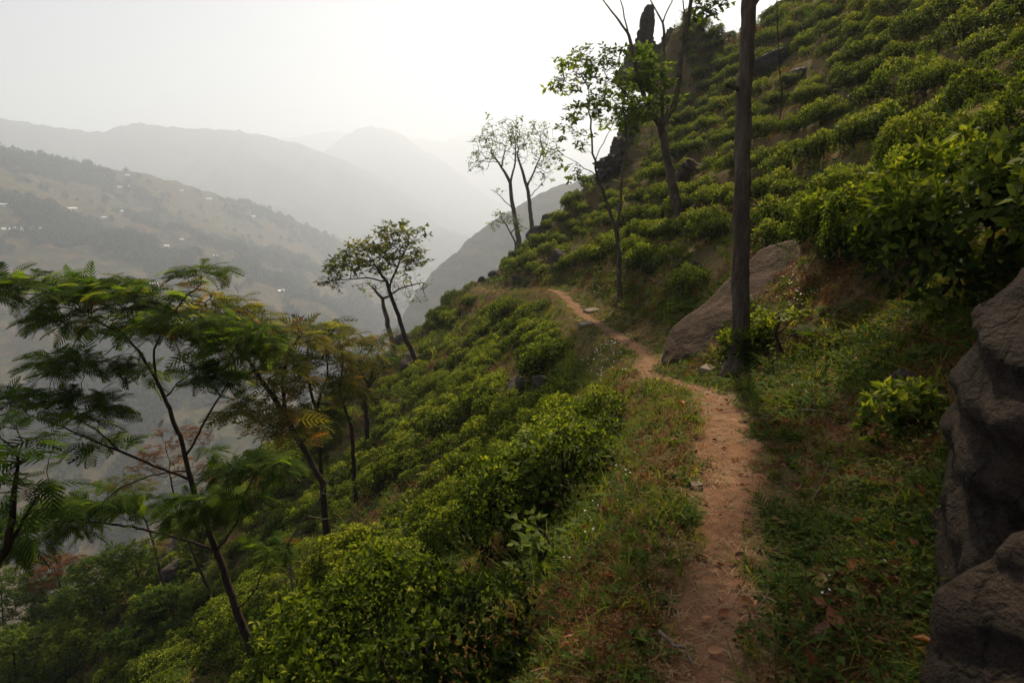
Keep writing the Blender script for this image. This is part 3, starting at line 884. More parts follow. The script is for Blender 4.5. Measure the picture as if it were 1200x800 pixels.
for k, (lb, st, cr, dd, mt, hue) in enumerate([
    ('bare thin leaning trunk with few leaves behind the feathery tree',
     [[(201, 716, 0, .05), (190, 680, 0, .045), (178, 630, 0, .035), (158, 580, 0, .02)]], [(150, 570, 0, 34, 16, .6, 18), (185, 640, 0, 16, 14, .4, 6)], 12.0, M_olive, .45),
    ('slim leaning trunk among dark boulders behind the feathery tree',
     [[(256, 708, 0, .06), (240, 680, 0, .05), (227, 650, 0, .04), (215, 620, 0, .02)]], [(215, 612, 0, 30, 14, .6, 18)], 11.0, M_olive, .4),
    ('small russet crowned tree on the shaded slope at lower left',
     [[(80, 712, 0, .06), (72, 690, 0, .05), (66, 672, 0, .03)]], [(70, 662, 0, 40, 14, .9, 40), (50, 680, 0, 25, 10, .7, 16)], 15.0, M_russet, .5),
    ('bushy yellow green shrub tree at the foot of the shaded slope',
     [[(125, 730, 0, .06), (120, 705, 0, .05), (112, 680, 0, .03)]], [(112, 670, 0, 32, 18, .9, 60), (95, 705, 0, 42, 22, .9, 70), (140, 690, 0, 26, 16, .8, 40)], 14.0, M_green, .55),
    ('rounded green shrub tree under the slim leaning trunks',
     [[(170, 710, 0, .05), (165, 690, 0, .04), (160, 670, 0, .03)]], [(150, 655, 0, 34, 22, .9, 60), (175, 680, 0, 26, 16, .8, 40)], 13.5, M_green, .5),
    ('pale green leafy shrub in the bottom left corner',
     [[(20, 830, 0, .05), (18, 790, 0, .04), (15, 760, 0, .03)]], [(10, 755, 0, 40, 22, .7, 60), (25, 795, 0, 45, 26, .7, 60), (60, 740, .5, 28, 14, .6, 24)], 9.5, M_green, .62),
    ('tall leafy shrub at the left picture edge above the corner shrub',
     [[(5, 770, 0, .05), (4, 735, 0, .04), (2, 700, 0, .03)]], [(0, 690, 0, 36, 26, 1.0, 70), (30, 715, 0, 32, 20, .9, 60)], 12, M_green, .42),
    ('dense dark shrub beside the yellow green shrub tree',
     [[(60, 745, 0, .05), (58, 720, 0, .04), (56, 700, 0, .03)]], [(55, 695, 0, 34, 22, 1.0, 70), (80, 720, 0, 36, 20, .9, 60)], 12, M_green, .3),
    ('leafy shrub at the foot of the slim leaning trunks',
     [[(205, 735, 0, .04), (203, 715, 0, .03)]], [(195, 700, 0, 34, 16, .8, 50), (230, 705, 0, 26, 14, .7, 34)], 12, M_green, .45),
    ('dark green shrub between the corner shrub and feathery trunk',
     [[(165, 790, 0, .04), (160, 765, 0, .03)]], [(160, 750, 0, 40, 18, .6, 40), (215, 735, 0, 30, 14, .5, 24)], 9.5, M_green, .3)]):
    tree('slope_tree', lb, st, cr, mt, M_bark_dark, SPRAY if mt is M_green else FROND_MID, leaf=.30, per=5, dense=4, step=.2, seed=40 + k, base=None, hue=hue, spread=.15, tip=.005, thr=.03, flat=.4, group=None)
# --- a dead pale branch lying over the tea
tree('dead_branch', 'bare pale dead branch arching over the tea below the gully', [[(338, 636, 0, .016), (352, 612, 0, .015), (372, 590, 0, .013), (384, 566, 0, .010), (402, 548, 0, .006)], [(356, 606, 0, .009), (380, 608, .1, .006), (392, 606, .1, .003)], [(378, 580, 0, .008), (396, 580, 0, .004)]],
     [], None, M_bark_pale, base=9.5, step=.15, seed=60, thr=.0001, cat='branch', sides=6)

# --- the lone tree over the valley and the bare one behind it
tree('valley_tree', 'yellow green tree with long dark trunk leaning out over the valley',
     [[(497, 446, 0, .15), (488, 424, 0, .13), (474, 392, 0, .115), (462, 356, 0, .10), (453, 330, 0, .085), (440, 312, -.2, .05)], [(455, 340, 0, .05), (466, 312, .3, .045), (478, 288, .4, .03)], [(453, 330, 0, .045), (430, 325, -.5, .035), (402, 328, -.6, .02)]],
     [(470, 272, .4, 28, 10, 1.4, 60), (440, 292, 0, 38, 9, 1.6, 60), (412, 312, -.5, 30, 8, 1.4, 46), (392, 330, -.6, 15, 6, .8, 16), (480, 298, .5, 22, 12, 1.3, 40), (455, 312, .2, 35, 8, 1.3, 36), (428, 300, 0, 30, 8, 1.3, 30)],
     M_olive, M_bark_dark, SPRAY, leaf=.60, per=3, dense=2.6, step=.36, seed=71, hue=.40, spread=.07, tip=.011, thr=.06, flat=.25, base=32)
tree('valley_tree', 'sparse paler tree standing just behind the leaning valley tree',
     [[(461, 414, 0, .17), (458, 395, 0, .15), (452, 368, 0, .13), (448, 350, 0, .10), (438, 338, 0, .06)], [(448, 352, 0, .07), (468, 338, .3, .05), (490, 332, .3, .03)]],
     [(440, 335, 0, 34, 8, 1.6, 50), (482, 334, .3, 26, 12, 1.6, 50), (488, 350, .4, 18, 6, 1.2, 20), (470, 322, 0, 26, 8, 1.4, 30)],
     M_pale, M_bark, SPRAY_FAR, leaf=.5, per=1, step=.38, seed=72, hue=.45, spread=.15, tip=.012, thr=.06, flat=.25, base=36, sparse=.35)

# --- the pale pair on the crest of the spur
tree('ridge_tree', 'pale sparse tree on the spur crest, left of the pair',
     [[(608, 280, 0, 0.216), (604, 258, 0, 0.180), (600, 235, 0, 0.158), (598, 214, 0, 0.137), (588, 196, -.3, 0.086), (576, 180, -.5, 0.058)], [(598, 214, 0, 0.094), (604, 190, .3, 0.072), (604, 168, .4, 0.043)], [(588, 196, -.3, 0.058), (592, 172, 0, 0.043)], [(603, 245, 0, 0.043), (592, 236, -.3, 0.036), (580, 224, -.4, 0.022)]],
     [(572, 168, -.4, 22, 14, 2.2, 80), (592, 154, 0, 26, 12, 2.4, 90), (562, 190, -.5, 14, 14, 1.6, 40), (605, 170, .3, 16, 18, 1.8, 50), (580, 222, -.4, 12, 4, .8, 10), (586, 180, -.2, 22, 10, 1.8, 40)],
     M_pale, M_bark_pale, SPRAY_FAR, leaf=.65, per=2, dense=4.5, step=.42, seed=81, hue=.4, spread=.15, tip=.014, thr=.09, flat=.6, base=50, sparse=.62)
tree('ridge_tree', 'pale sparse tree on the spur crest, right of the pair',
     [[(623, 272, 0, 0.194), (622, 250, 0, 0.166), (619, 225, 0, 0.144), (612, 200, 0, 0.108), (606, 180, 0, 0.065)], [(618, 218, 0, 0.072), (628, 196, .3, 0.058), (636, 176, .3, 0.036)], [(620, 232, 0, 0.043), (634, 216, .3, 0.029)]],
     [(612, 155, 0, 24, 12, 2.2, 80), (632, 160, .4, 22, 16, 2.2, 80), (640, 185, .4, 16, 16, 1.6, 50), (648, 170, .3, 10, 14, 1.4, 24), (636, 205, .3, 16, 8, 1.2, 20), (615, 180, 0, 16, 12, 1.5, 30)],
     M_pale, M_bark_pale, SPRAY_FAR, leaf=.65, per=2, dense=4.5, step=.42, seed=82, hue=.45, spread=.15, tip=.014, thr=.09, flat=.6, base=51, sparse=.62)
tree('ridge_shrub', 'light green shrub at the foot of the pale pair',
     [[(604, 284, 0, .07), (596, 268, 0, .05), (588, 256, 0, .04)], [(600, 272, 0, .04), (608, 262, 0, .03)]],
     [(588, 252, 0, 12, 6, 1.0, 40), (600, 258, 0, 12, 6, 1.0, 36), (580, 262, 0, 7, 5, .7, 16), (612, 268, 0, 8, 5, .7, 14)],
     M_pale, M_bark, SPRAY_FAR, leaf=.5, per=2, step=.35, seed=83, hue=.4, spread=.15, tip=.012, thr=.03, flat=.6, base=49, sink=.8)

# --- the thin forked tree beside the path
tree('forked_tree', 'thin forked tree with airy green leaves rising beside the path bend',
     [[(727, 354, 0, .085), (726, 330, 0, .075), (725, 300, 0, .070), (722, 268, 0, .060), (712, 240, -.1, .045), (702, 214, -.2, .038), (695, 180, -.3, .030), (692, 140, -.4, .022), (690, 105, -.4, .013)],
      [(723, 275, 0, .045), (727, 240, .1, .040), (729, 205, .2, .036), (734, 165, .2, .030), (730, 120, .2, .020), (726, 85, .2, .012)],
      [(700, 205, -.2, .018), (684, 196, -.4, .014), (668, 186, -.5, .009)], [(697, 190, -.3, .016), (710, 160, 0, .012), (722, 140, .1, .008)]],
     [(680, 72, -.4, 24, 10, .7, 40), (664, 96, -.5, 18, 8, .6, 28), (700, 90, -.2, 24, 10, .7, 36), (722, 72, .2, 22, 12, .7, 36), (690, 130, -.3, 24, 14, .7, 20), (664, 152, -.5, 14, 5, .4, 10), (672, 200, -.5, 16, 6, .4, 12), (720, 115, .2, 26, 14, .7, 36), (740, 130, .3, 24, 14, .6, 30), (650, 182, -.5, 12, 5, .4, 8), (684, 172, -.3, 16, 8, .4, 10), (690, 215, -.3, 12, 5, .3, 6)],
     M_green, M_bark, SPRAY, leaf=.42, per=2, dense=3, step=.24, seed=91, hue=.62, spread=.15, tip=.006, thr=.03, flat=.4, base=None)
# --- the larger double trunked one behind, in front of the crag
tree('crag_tree', 'leaning grey tree with two tall limbs in front of the dark crag',
     [[(799, 262, 0, .20), (793, 238, 0, .17), (786, 205, 0, .15), (778, 165, 0, .135), (774, 148, 0, .13), (758, 122, -.3, .09), (744, 80, -.5, .07), (736, 40, -.6, .055), (718, 14, -.6, .035), (700, -8, -.6, .02)],
      [(776, 150, 0, .11), (788, 126, .2, .10), (796, 96, .3, .095), (798, 62, .4, .085), (806, 30, .5, .075), (812, -12, .5, .06), (820, -60, .5, .04)],
      [(776, 146, 0, .06), (777, 105, .2, .055), (778, 60, .2, .05), (777, 26, .2, .04), (764, 4, .1, .025), (752, -20, 0, .015)],
      [(736, 40, -.6, .03), (730, 10, -.6, .022), (724, -20, -.6, .014)], [(777, 26, .2, .026), (786, 2, .3, .018), (792, -30, .3, .01)], [(798, 62, .4, .04), (803, 30, .2, .03), (800, -10, .1, .02)]],
     [(745, 105, -.4, 26, 16, 1.0, 40), (770, 120, 0, 26, 16, 1.0, 40), (735, 140, -.4, 26, 12, .9, 30), (760, 85, -.2, 26, 12, .9, 24), (752, 60, -.3, 16, 10, .8, 10), (830, -40, .6, 40, 16, 1.4, 40), (760, -60, 0, 50, 20, 1.4, 50), (830, 8, .5, 18, 5, .8, 10)],
     M_green, M_bark, SPRAY, leaf=.52, per=3, dense=3.5, step=.30, seed=92, hue=.50, spread=.14, tip=.008, thr=.05, flat=.4, base=None, furrow=.14, sides=16)
# --- the big straight trunk
big = tree('shade_tree', 'big straight rough barked trunk beside the boulder slab, crown above the picture',
     [[(864, 432, 0, .185), (865, 424, 0, .140), (866, 410, 0, .116), (867, 390, 0, .104), (868, 360, 0, .099), (869, 300, 0, .095), (869, 230, 0, .093), (871, 160, 0, .091), (874, 80, 0, .089), (877, 10, 0, .087), (880, -60, 0, .092), (884, -150, 0, .085), (890, -260, 0, .08), (900, -380, 0, .06)],
      [(879, 6, 0, .055), (900, -20, .2, .05), (940, -90, .4, .04), (980, -180, .5, .025)],
      [(872, 105, 0, .030), (862, 101, -.1, .026), (850, 99, -.15, .022)],
      [(882, -100, 0, .05), (840, -180, -.3, .04), (800, -260, -.5, .025)]],
     [(960, -200, .5, 90, 40, 1.3, 45), (800, -290, -.5, 100, 40, 1.4, 50), (900, -420, 0, 120, 50, 1.6, 60)],
     M_green, M_bark, SPRAY, leaf=.42, per=2, step=.26, seed=93, hue=.4, spread=.14, tip=.007, thr=.05, sides=30, flat=.4, base=None, furrow=.20)
tree('sapling', 'thin bare sapling among the uphill tea rows near the big trunk',
     [[(914, 142, 0, .030), (916, 110, 0, .028), (913, 70, 0, .024), (911, 30, 0, .020), (910, -30, 0, .014)], [(912, 50, 0, .012), (920, 35, .1, .008)]],
     [(912, -60, 0, 30, 12, .5, 16)], M_green, M_bark_dark, SPRAY, leaf=.35, per=1, step=.22, seed=94, tip=.005, thr=.01, base=None)

# --- single shrubs standing out of the weeds
def big_shrub(label, px, py, sc, leaf, seed, shoots=700, Rr=.62, Hh=.7, lift=0.0, old=.04):
    h = hit(px, py)
    g = Geo(); tea_foliage(g, Rr * sc, Hh * sc, shoots, 4, leaf, seed, old=old)
    s = Geo(); tea_stems(s, Rr * sc, Hh * sc, 9, seed + 1)
    e = link('shrub', None, loc=h + Vector((0, 0, lift - .05)), label=label, cat='shrub'); e.rotation_euler = (0, -.45, .3)
    link('foliage', g.mesh('foliage', M_tea), e); link('stem', s.mesh('stem', M_stem), e)
big_shrub('large leaved dark shrub overhanging the bank behind the foreground rock', 1150, 320, 1.15, .105, 501, 620)
big_shrub('leafy shrub left of the large leaved one above the weedy bank', 1040, 285, 1.0, .085, 503, 700)
big_shrub('lit shrub reaching out over the bank right of the big trunk', 985, 275, .85, .075, 505, 700)
big_shrub('small shrub growing against the base of the big trunk', 885, 412, .62, .07, 507, 330)
big_shrub('low weedy shrub tucked behind the edge of the foreground rock', 1066, 500, .34, .065, 509, 120)
for k, (lb, st, cr) in enumerate([
    ('crooked little shrub with bare bent stem right of the big trunk', [[(918, 416, 0, .028), (912, 402, 0, .024), (908, 390, 0, .018), (914, 376, 0, .012)], [(909, 394, 0, .014), (925, 378, .05, .009)]], [(905, 368, 0, 24, 10, .3, 26), (925, 366, 0, 18, 9, .3, 18)]),
    ('small dark stemmed tea tree standing above the bare grassy gap', [[(652, 608, 0, .030), (642, 590, 0, .026), (634, 566, 0, .020), (632, 535, 0, .012)], [(638, 578, 0, .014), (622, 556, -.1, .010), (612, 530, -.1, .006)]], [(632, 520, 0, 18, 16, .3, 16), (612, 525, 0, 12, 12, .3, 10), (645, 545, 0, 16, 12, .3, 12)]),
    ('knee high tea sapling in the grass below the path', [[(638, 676, 0, .022), (634, 656, 0, .018), (632, 640, 0, .012)], [(634, 658, 0, .012), (644, 640, 0, .008)]], [(630, 628, 0, 26, 12, .3, 26), (648, 622, 0, 16, 9, .25, 14)]),
    ('little tea tree with forked stem in the dense tea', [[(489, 662, 0, .026), (488, 648, 0, .022), (484, 636, 0, .014)], [(488, 648, 0, .014), (496, 634, 0, .010)]], [(488, 628, 0, 32, 10, .4, 34), (510, 622, 0, 18, 9, .3, 14)]),
    ]):
    tree('shrub', lb, st, cr, M_tea, M_stem, SPRAY, leaf=.17, per=2, dense=1.6, step=.09, seed=520 + k, hue=.5, spread=.12, tip=.003, thr=.009, flat=.8, sides=7, cat='shrub', sink=.08)

for k, (lb, px, py, sc) in enumerate([
    ('big dark bush at the left picture edge where the slope drops away', 6, 752, 2.3), ('broad dark bush behind the corner shrub', 52, 742, 2.2), ('dense bush on the slope rim under the small russet tree', 98, 722, 2.0),
    ('dense bush on the slope rim below the yellow green shrub tree', 140, 704, 1.8), ('spreading dark bush in the bottom left corner', 30, 800, 1.9), ('wide dark bush between corner and feathery trunk', 96, 778, 1.7),
    ('bush below the dark boulder behind the feathery tree', 190, 722, 1.5), ('bushy clump at the very bottom beside the feathery trunk', 190, 800, 1.2)]):
    for j in range(60):
        if hit(px, py + 3 * j) is not None: break
    big_shrub(lb, px, py + 3 * j, sc, .13, 540 + 2 * k, 620)

big_shrub('large glossy tea bush at the bottom edge left of the grassy gap', 515, 850, .95, .046, 571, 1900, old=.13)
big_shrub('large glossy tea bush at the bottom edge beside the feathery trunk', 400, 880, .95, .046, 573, 1900, old=.13)

# ================================================================== rocks
import bmesh
def noise3(p, seed, sc):
    x, y, z = p[:, 0] * sc, p[:, 1] * sc, p[:, 2] * sc
    return (fbm(x + z * .7, y - z * .4, seed, 4) + fbm(y + 3.1, z - x * .3, seed + 11, 4) + fbm(z - 7.7, x + y * .5, seed + 23, 4)) / 1.6
def rock_mesh(name, half, seed, mat, cuts=9, sub=4, rough=.10, depth=(.55, .92), planes=None, strata=0.0, taper=0.0):
    bm = bmesh.new(); bmesh.ops.create_icosphere(bm, subdivisions=sub, radius=1.0)
    V = np.array([v.co[:] for v in bm.verts]); F = np.array([[v.index for v in f.verts] for f in bm.faces]); bm.free()
    q = np.random.default_rng(seed)
    V = np.sign(V) * np.abs(V) ** .8
    pl = [(unit(q.normal(size=3)), q.uniform(*depth)) for _ in range(cuts)] if planes is None else [(unit(np.array(n, float)), d) for n, d in planes]
    for n, d in pl:
        k = V @ n - d
        V = V - np.outer(np.clip(k, 0, None) * .93, n)
    V[:, :2] *= (1 - taper * np.clip(V[:, 2:] * .5 + .5, 0, 1))
    V = V * np.array(half)
    r = unit(V)
    m = min(half)
    n1 = noise3(V, seed, 1.4 / m * .6); n2 = noise3(V, seed + 50, 5.0 / m * .6); n3 = noise3(V, seed + 70, 14.0 / m * .6)
    V = V + r * (n1 * rough * 1.6 + n2 * rough * .55 + n3 * rough * .22)[:, None] * m
    if strata:
        lay = np.sin(V[:, 2] / m * 22 + 4 * n1 + 2 * n2)
        V = V + r * (lay * strata * m)[:, None] * np.array([1, 1, .2])
    g = Geo(); g.add(V, t=F)
    return g.mesh(name, mat)
def rock_build(a, b, c, sc, moss=0.0):
    def f(nt, vec):
        mp = nt.nodes.new('ShaderNodeMapping'); mp.inputs['Scale'].default_value = (1, 1, 2.6); mp.inputs['Rotation'].default_value = (.2, .35, 0)
        nt.links.new(vec, mp.inputs[0])
        n1 = noise(nt, sc, 6, .62, mp.outputs[0], .5); n2 = noise(nt, sc * 5, 5, .65, mp.outputs[0]); n3 = noise(nt, sc * .5, 4, .6, vec); n4 = noise(nt, sc * 26, 3, .6, vec)
        col = ramp(nt, [(.30, a), (.5, b), (.70, c)], n1).outputs['Color']
        col = mixc(nt, .45, col, ramp(nt, [(.32, a), (.68, c)], n2).outputs['Color'])
        col = mixc(nt, .25, col, ramp(nt, [(.3, a), (.75, c)], n4).outputs['Color'])
        vd = nt.nodes.new('ShaderNodeMix'); vd.data_type = 'VECTOR'; vd.inputs[0].default_value = .42
        nz = N(nt, 'ShaderNodeTexNoise', Scale=sc * 1.3, Detail=4); nt.links.new(vec, nz.inputs['Vector'])
        nt.links.new(mp.outputs[0], vd.inputs[4]); nt.links.new(nz.outputs['Color'], vd.inputs[5])
        vo = N(nt, 'ShaderNodeTexVoronoi', Scale=sc * .38, feature='DISTANCE_TO_EDGE'); nt.links.new(vd.outputs[1], vo.inputs['Vector'])
        cr = ramp(nt, [(.0, (.5, .5, .5)), (.022, (1, 1, 1))], vo.outputs['Distance']).outputs['Color']
        col = mixc(nt, 1.0, col, cr, 'MULTIPLY')
        n1 = mth(nt, 'ADD', n1, mth(nt, 'MULTIPLY', cr, .35))
        if moss:
            fm = ramp(nt, [(.52, (0, 0, 0)), (.62, (moss, moss, moss))], n3).outputs['Color']
            col = mixc(nt, fm, col, (.055, .062, .024))
        return col, mth(nt, 'ADD', n1, mth(nt, 'ADD', mth(nt, 'MULTIPLY', n2, .6), mth(nt, 'MULTIPLY', n4, .25)))
    return f
M_rock = surf_mat('dark_schist', rock_build((.030, .025, .023), (.078, .063, .055), (.150, .122, .102), 2.2, .5), .9, 1.0, .10, .15)
M_slab = surf_mat('brown_slab_rock', rock_build((.026, .015, .011), (.062, .036, .025), (.115, .072, .049), 1.6, .25), .88, 1.0, .05, .15)
M_near = surf_mat('near_rock', rock_build((.007, .005, .0045), (.024, .017, .013), (.075, .051, .038), 4.0, .1), .9, 1.0, .08, .15)
M_stone = surf_mat('pale_stone', rock_build((.10, .08, .065), (.19, .155, .125), (.29, .245, .205), 5.0, 0), .9, .8, .02, .15)

def rock(name, label, px, py, d, half, seed, mat=None, rot=(0, 0, 0), mtx=None, group=None, cat='rock', ground=False, **kw):
    me = rock_mesh(name, half, seed, mat or M_rock, **kw)
    c = at(px, py, d)
    if ground:                                        # bedded in the slope
        for k in range(60):
            h = hit(px, py + k * 2)
            if h is not None: break
        if h is not None and True:
            sc = proj(h)[2] / d
            c = h + Vector((0, 0, half[2] * .12)); half = tuple(v * sc for v in half)
            me = rock_mesh(name, half, seed, mat or M_rock, **kw)
        else: print('rock not grounded', label, h and proj(h))
    o = link(name, me, loc=c, label=label, cat=cat, group=group)
    o.rotation_euler = mtx.to_euler() if mtx is not None else rot
    return o
# the big slab beside the path
ax = Vector((.74, .22, .63)).normalized(); nn = Vector((-.60, -.36, .66)); nn = (nn - ax * nn.dot(ax)).normalized(); bb = nn.cross(ax)
h0 = hit(815, 428); D0 = proj(h0)[2]
slab = rock('boulder_slab', 'long brown boulder slab tilted against the bank beside the big trunk', 868, 370, D0 + .68, (1.50, .85, .44), 301, M_slab,
     mtx=Matrix((ax, bb, nn)).transposed(), cat='boulder', sub=5, rough=.15, strata=.012, planes=[((0, 0, 1), .50), ((-.8, -.45, .2), .80), ((-.3, -.9, .1), .80), ((0, 1, .2), .75), ((.1, -.6, .6), .88), ((-.7, .6, .2), .9)])
# the rock at the camera's right
rock('foreground_rock', 'big blurred dark rock filling the right edge close to the camera', 1492, 685, 1.75, (.84, .80, .95), 317, M_near, rot=(.04, -.10, .12), cat='rock', sub=6, rough=.11, strata=.030,
     planes=[((0, 0, 1), .80), ((-1, -.1, .18), .72), ((-1, -.45, -.25), .76), ((-.7, -1, .1), .80), ((-.75, .1, .8), .84), ((-.2, -1, .3), .82), ((-.9, -.2, .5), .80), ((-.6, -.6, -.6), .95), ((-.8, .5, .1), .8)])
rock('foreground_rock', 'brown lower rock under the blurred dark one at the right edge', 1515, 890, 1.40, (.80, .60, .52), 312, M_near, rot=(0, .1, .5), cat='rock', sub=5, rough=.09, strata=.02,
     planes=[((0, 0, 1), .72), ((-1, -.2, .1), .80), ((-.5, -1, .2), .8), ((-1, .4, .4), .85)])
# the crag on the spur
for k, (lb, px, py, d, half, rot, kw) in enumerate([
    ('tall pointed rock horn of the dark crag on the skyline', 757, 58, 47, (2.9, 1.6, 3.1), (.05, .06, .3), dict(planes=[((-1, 0, .28), .50), ((1, .1, .50), .42), ((0, -1, .2), .6), ((0, 0, 1), .95), ((.7, -.5, .1), .7), ((-.6, -.6, .3), .55)], taper=.55)),
    ('blunt flat topped rock horn of the dark crag on the skyline', 797, 66, 48, (2.5, 1.5, 2.3), (0, .1, -.2), dict(planes=[((0, 0, 1), .74), ((-1, -.2, .1), .72), ((1, .1, .3), .8), ((0, -1, .1), .6), ((.5, 0, 1), .9)], taper=.35)),
    ('dark rock cleft between the two crag horns', 776, 90, 48.5, (1.7, 1.5, 2.0), (0, 0, 0), {}),
    ('weathered cliff rock below the pointed horn', 738, 122, 46.5, (1.2, 1.5, 2.6), (0, .15, .1), dict(planes=[((-1, 0, .2), .60), ((0, -1, .1), .6), ((.2, 0, 1), .8), ((-.6, -.7, .1), .68)])),
    ('lower cliff rock hanging over the spur crest', 727, 170, 46, (1.1, 1.2, 1.5), (0, .2, .4), dict(planes=[((-1, 0, .1), .62), ((0, -1, .2), .65), ((0, 0, 1), .8)])),
    ('dark overhang rock near the foot of the cliff', 716, 200, 45.5, (1.3, 1.3, 1.2), (0, 0, .2), {}),
    ('rounded boulder on the crest beside the pale pair', 641, 262, 47, (.75, .8, 1.1), (0, .2, 0), {}),
    ('dark crest boulder just right of the pale pair', 630, 280, 46.5, (1.0, .9, .9), (0, -.2, .3), {}),
    ('dark boulder on the spur edge below the pale pair', 598, 294, 46, (.65, .6, .45), (0, .3, 0), {}),
    ('small perched boulder on the spur edge above the valley', 565, 320, 45, (.42, .4, .35), (0, 0, 0), {}),
    ('flat dark rock on the spur edge above the tea rows', 583, 318, 43, (.6, .55, .35), (0, .3, .5), {}),
    ('squat boulder among bushes under the spur crest', 657, 308, 36, (.55, .5, .75), (0, 0, 0), {}),
    ('low rock at the end of the path bend', 607, 328, 37, (.45, .4, .3), (0, .2, 0), {}),
    ('reddish brown boulder lodged uphill beside the leaning grey tree', 806, 208, 22.5, (.65, .6, .60), (.1, .2, .3), {}),
    ('grey rock below the lodged reddish boulder', 801, 240, 21, (.35, .35, .3), (0, 0, 1), {}),
    ('upright grey stone among bushes above the slab', 816, 318, 15, (.17, .17, .27), (0, .2, 0), {}),
    ('thin bedded rock outcrop among the uphill tea rows', 905, 72, 15.5, (.55, .5, .30), (0, -.35, .2), dict(strata=.05)),
    ('second thin bedded outcrop right of the first uphill', 935, 88, 15.0, (.38, .4, .20), (0, -.35, .5), dict(strata=.05)),
    ('broad dark rock breaking through the tea below the path', 608, 460, 15.3, (.46, .42, .30), (.1, -.5, .2), {}),
    ('narrow dark rock beside the broad one in the tea', 634, 457, 15.0, (.24, .26, .38), (0, -.3, .4), {}),
    ('dark boulder beside the foot of the leaning valley tree', 484, 430, 29, (.8, .8, .6), (0, -.5, .2), {}),
    ('dark rock at the rim of the rocky gully', 458, 424, 30, (.55, .5, .5), (0, 0, .3), {}),
    ('jutting rock on the gully rim under the bare valley tree', 471, 392, 33, (.7, .7, .6), (0, 0, .9), {}),
    ('shadowed rock in the middle of the rocky gully', 424, 478, 24, (.55, .5, .45), (0, -.4, .3), {}),
    ('pale brown rock low in the rocky gully', 392, 478, 23, (.45, .4, .35), (0, -.3, .3), {}),
    ('dark boulder behind the slim leaning trunk', 203, 655, 13, (.50, .45, .40), (0, -.3, .3), {}),
    ('slanting rock on the shaded slope behind the feathery trunk', 218, 668, 12.5, (.42, .40, .35), (0, -.5, .3), {}),
    ('reddish rock below the dead pale branch', 356, 630, 10.5, (.22, .2, .16), (0, -.5, .3), {}),
    ('stone in the bank behind the foreground rock', 1062, 455, 3.9, (.16, .16, .10), (0, .3, .3), {}),
    ('flat grey stone in the weedy bank right of the trunk', 945, 387, 7.6, (.20, .14, .06), (0, -.3, .3), {}),
    ]):
    rock('crag_rock' if k < 6 else 'boulder', lb, px, py, d, half, 330 + k, M_slab if ('reddish' in lb or 'brown' in lb) else M_rock, rot, **({'sub': 5 if k < 6 else 4, 'rough': .42 if k < 6 else .24, 'strata': .05 if k < 6 else .02, 'ground': k >= 3} | kw))
# worked stones on the path and loose ones
def slab_stone(px, py, half, rz, label, seed):
    h = hit(px, py)
    me = rock_mesh('stone', half, seed, M_stone, sub=3, rough=.05, planes=[((0, 0, 1), .6), ((1, 0, 0), .7), ((-1, 0, 0), .7), ((0, 1, 0), .7), ((0, -1, 0), .7)])
    o = link('stone', me, loc=h + Vector((0, 0, half[2] * .1)), label=label, cat='stone'); o.rotation_euler = (.1, -.1, rz)
slab_stone(693, 366, (.30, .24, .14), .4, 'grey block stone on the uphill edge of the path bend', 401)
slab_stone(687, 381, (.26, .20, .09), .2, 'pale flat stone on the downhill edge of the path bend', 402)
slab_stone(679, 377, (.10, .09, .06), .9, 'small pale stone left of the flat one at the bend', 403)
slab_stone(815, 570, (.045, .035, .028), .3, 'pinkish stone on the left grassy edge of the near path', 404)
slab_stone(829, 437, (.13, .11, .12), .8, 'dark stone in the grass between slab and path', 405)
slab_stone(830, 462, (.045, .04, .03), .2, 'small brown stone in the middle of the path', 406)
slab_stone(700, 662, (.03, .03, .02), .2, 'little dark stone in the bright grass below the path', 407)

# ================================================================== grass, weeds and litter
def blades(g, n, rad, h, w, q, lean=.5, seg=2, hue=(.2, .7)):
    for i in range(n):
        a = q.uniform(0, 6.28); b = np.array([rad * q.uniform(-1, 1), rad * q.uniform(-1, 1), -.01])
        d = np.array([math.cos(a), math.sin(a), 0]); s = np.array([-d[1], d[0], 0]); hh = h * q.uniform(.5, 1.2); ln = lean * q.uniform(.3, 1.5)
        pts = [b + np.array([0, 0, hh * t * (1 - .35 * ln * t)]) + d * hh * ln * t * t for t in np.linspace(0, 1, seg + 1)]
        ww = [w * (1 - .9 * t ** 1.5) for t in np.linspace(0, 1, seg + 1)]
        V = []
        for p, k in zip(pts, ww): V += [p + s * k, p - s * k]
        g.add(V, [(2 * k, 2 * k + 1, 2 * k + 3, 2 * k + 2) for k in range(seg)], r=q.uniform(*hue))
def weed(g, n, rad, h, leaf, q, hue=(.15, .8), two=False):
    pos = np.stack([q.normal(0, rad * .5, n), q.normal(0, rad * .5, n), q.uniform(.1, 1, n) * h], -1)
    a = q.uniform(0, 6.28, n); e = q.uniform(-.2, .6, n)
    d = np.stack([np.cos(a) * np.cos(e), np.sin(a) * np.cos(e), np.sin(e)], -1)
    nr = np.array([[0, 0, 1.0]]) + q.normal(0, .35, (n, 3))
    L = leaf * q.uniform(.6, 1.3, n)
    leaves(g, pos, d, nr, L, L * .30, q.uniform(hue[0], hue[1], n), two=two)
q = np.random.default_rng(77)
PG, PW, PD = [], [], []
for i in range(4):
    g = Geo(); blades(g, 22, .05, .13, .0032, q, .6); PG.append(g.mesh('grass_tuft', M_grass))
for i in range(2):
    g = Geo(); blades(g, 14, .04, .20, .0045, q, .9, 3); PG.append(g.mesh('grass_tuft', M_grass))
for i in range(4):
    g = Geo(); weed(g, 26, .09, .075, .040, q); blades(g, 4, .06, .09, .003, q, .8); PW.append(g.mesh('weed_tuft', M_weed))
for i in range(2):
    g = Geo(); weed(g, 12, .07, .06, .065, q, two=True); PW.append(g.mesh('weed_tuft', M_weed))
g = Geo()
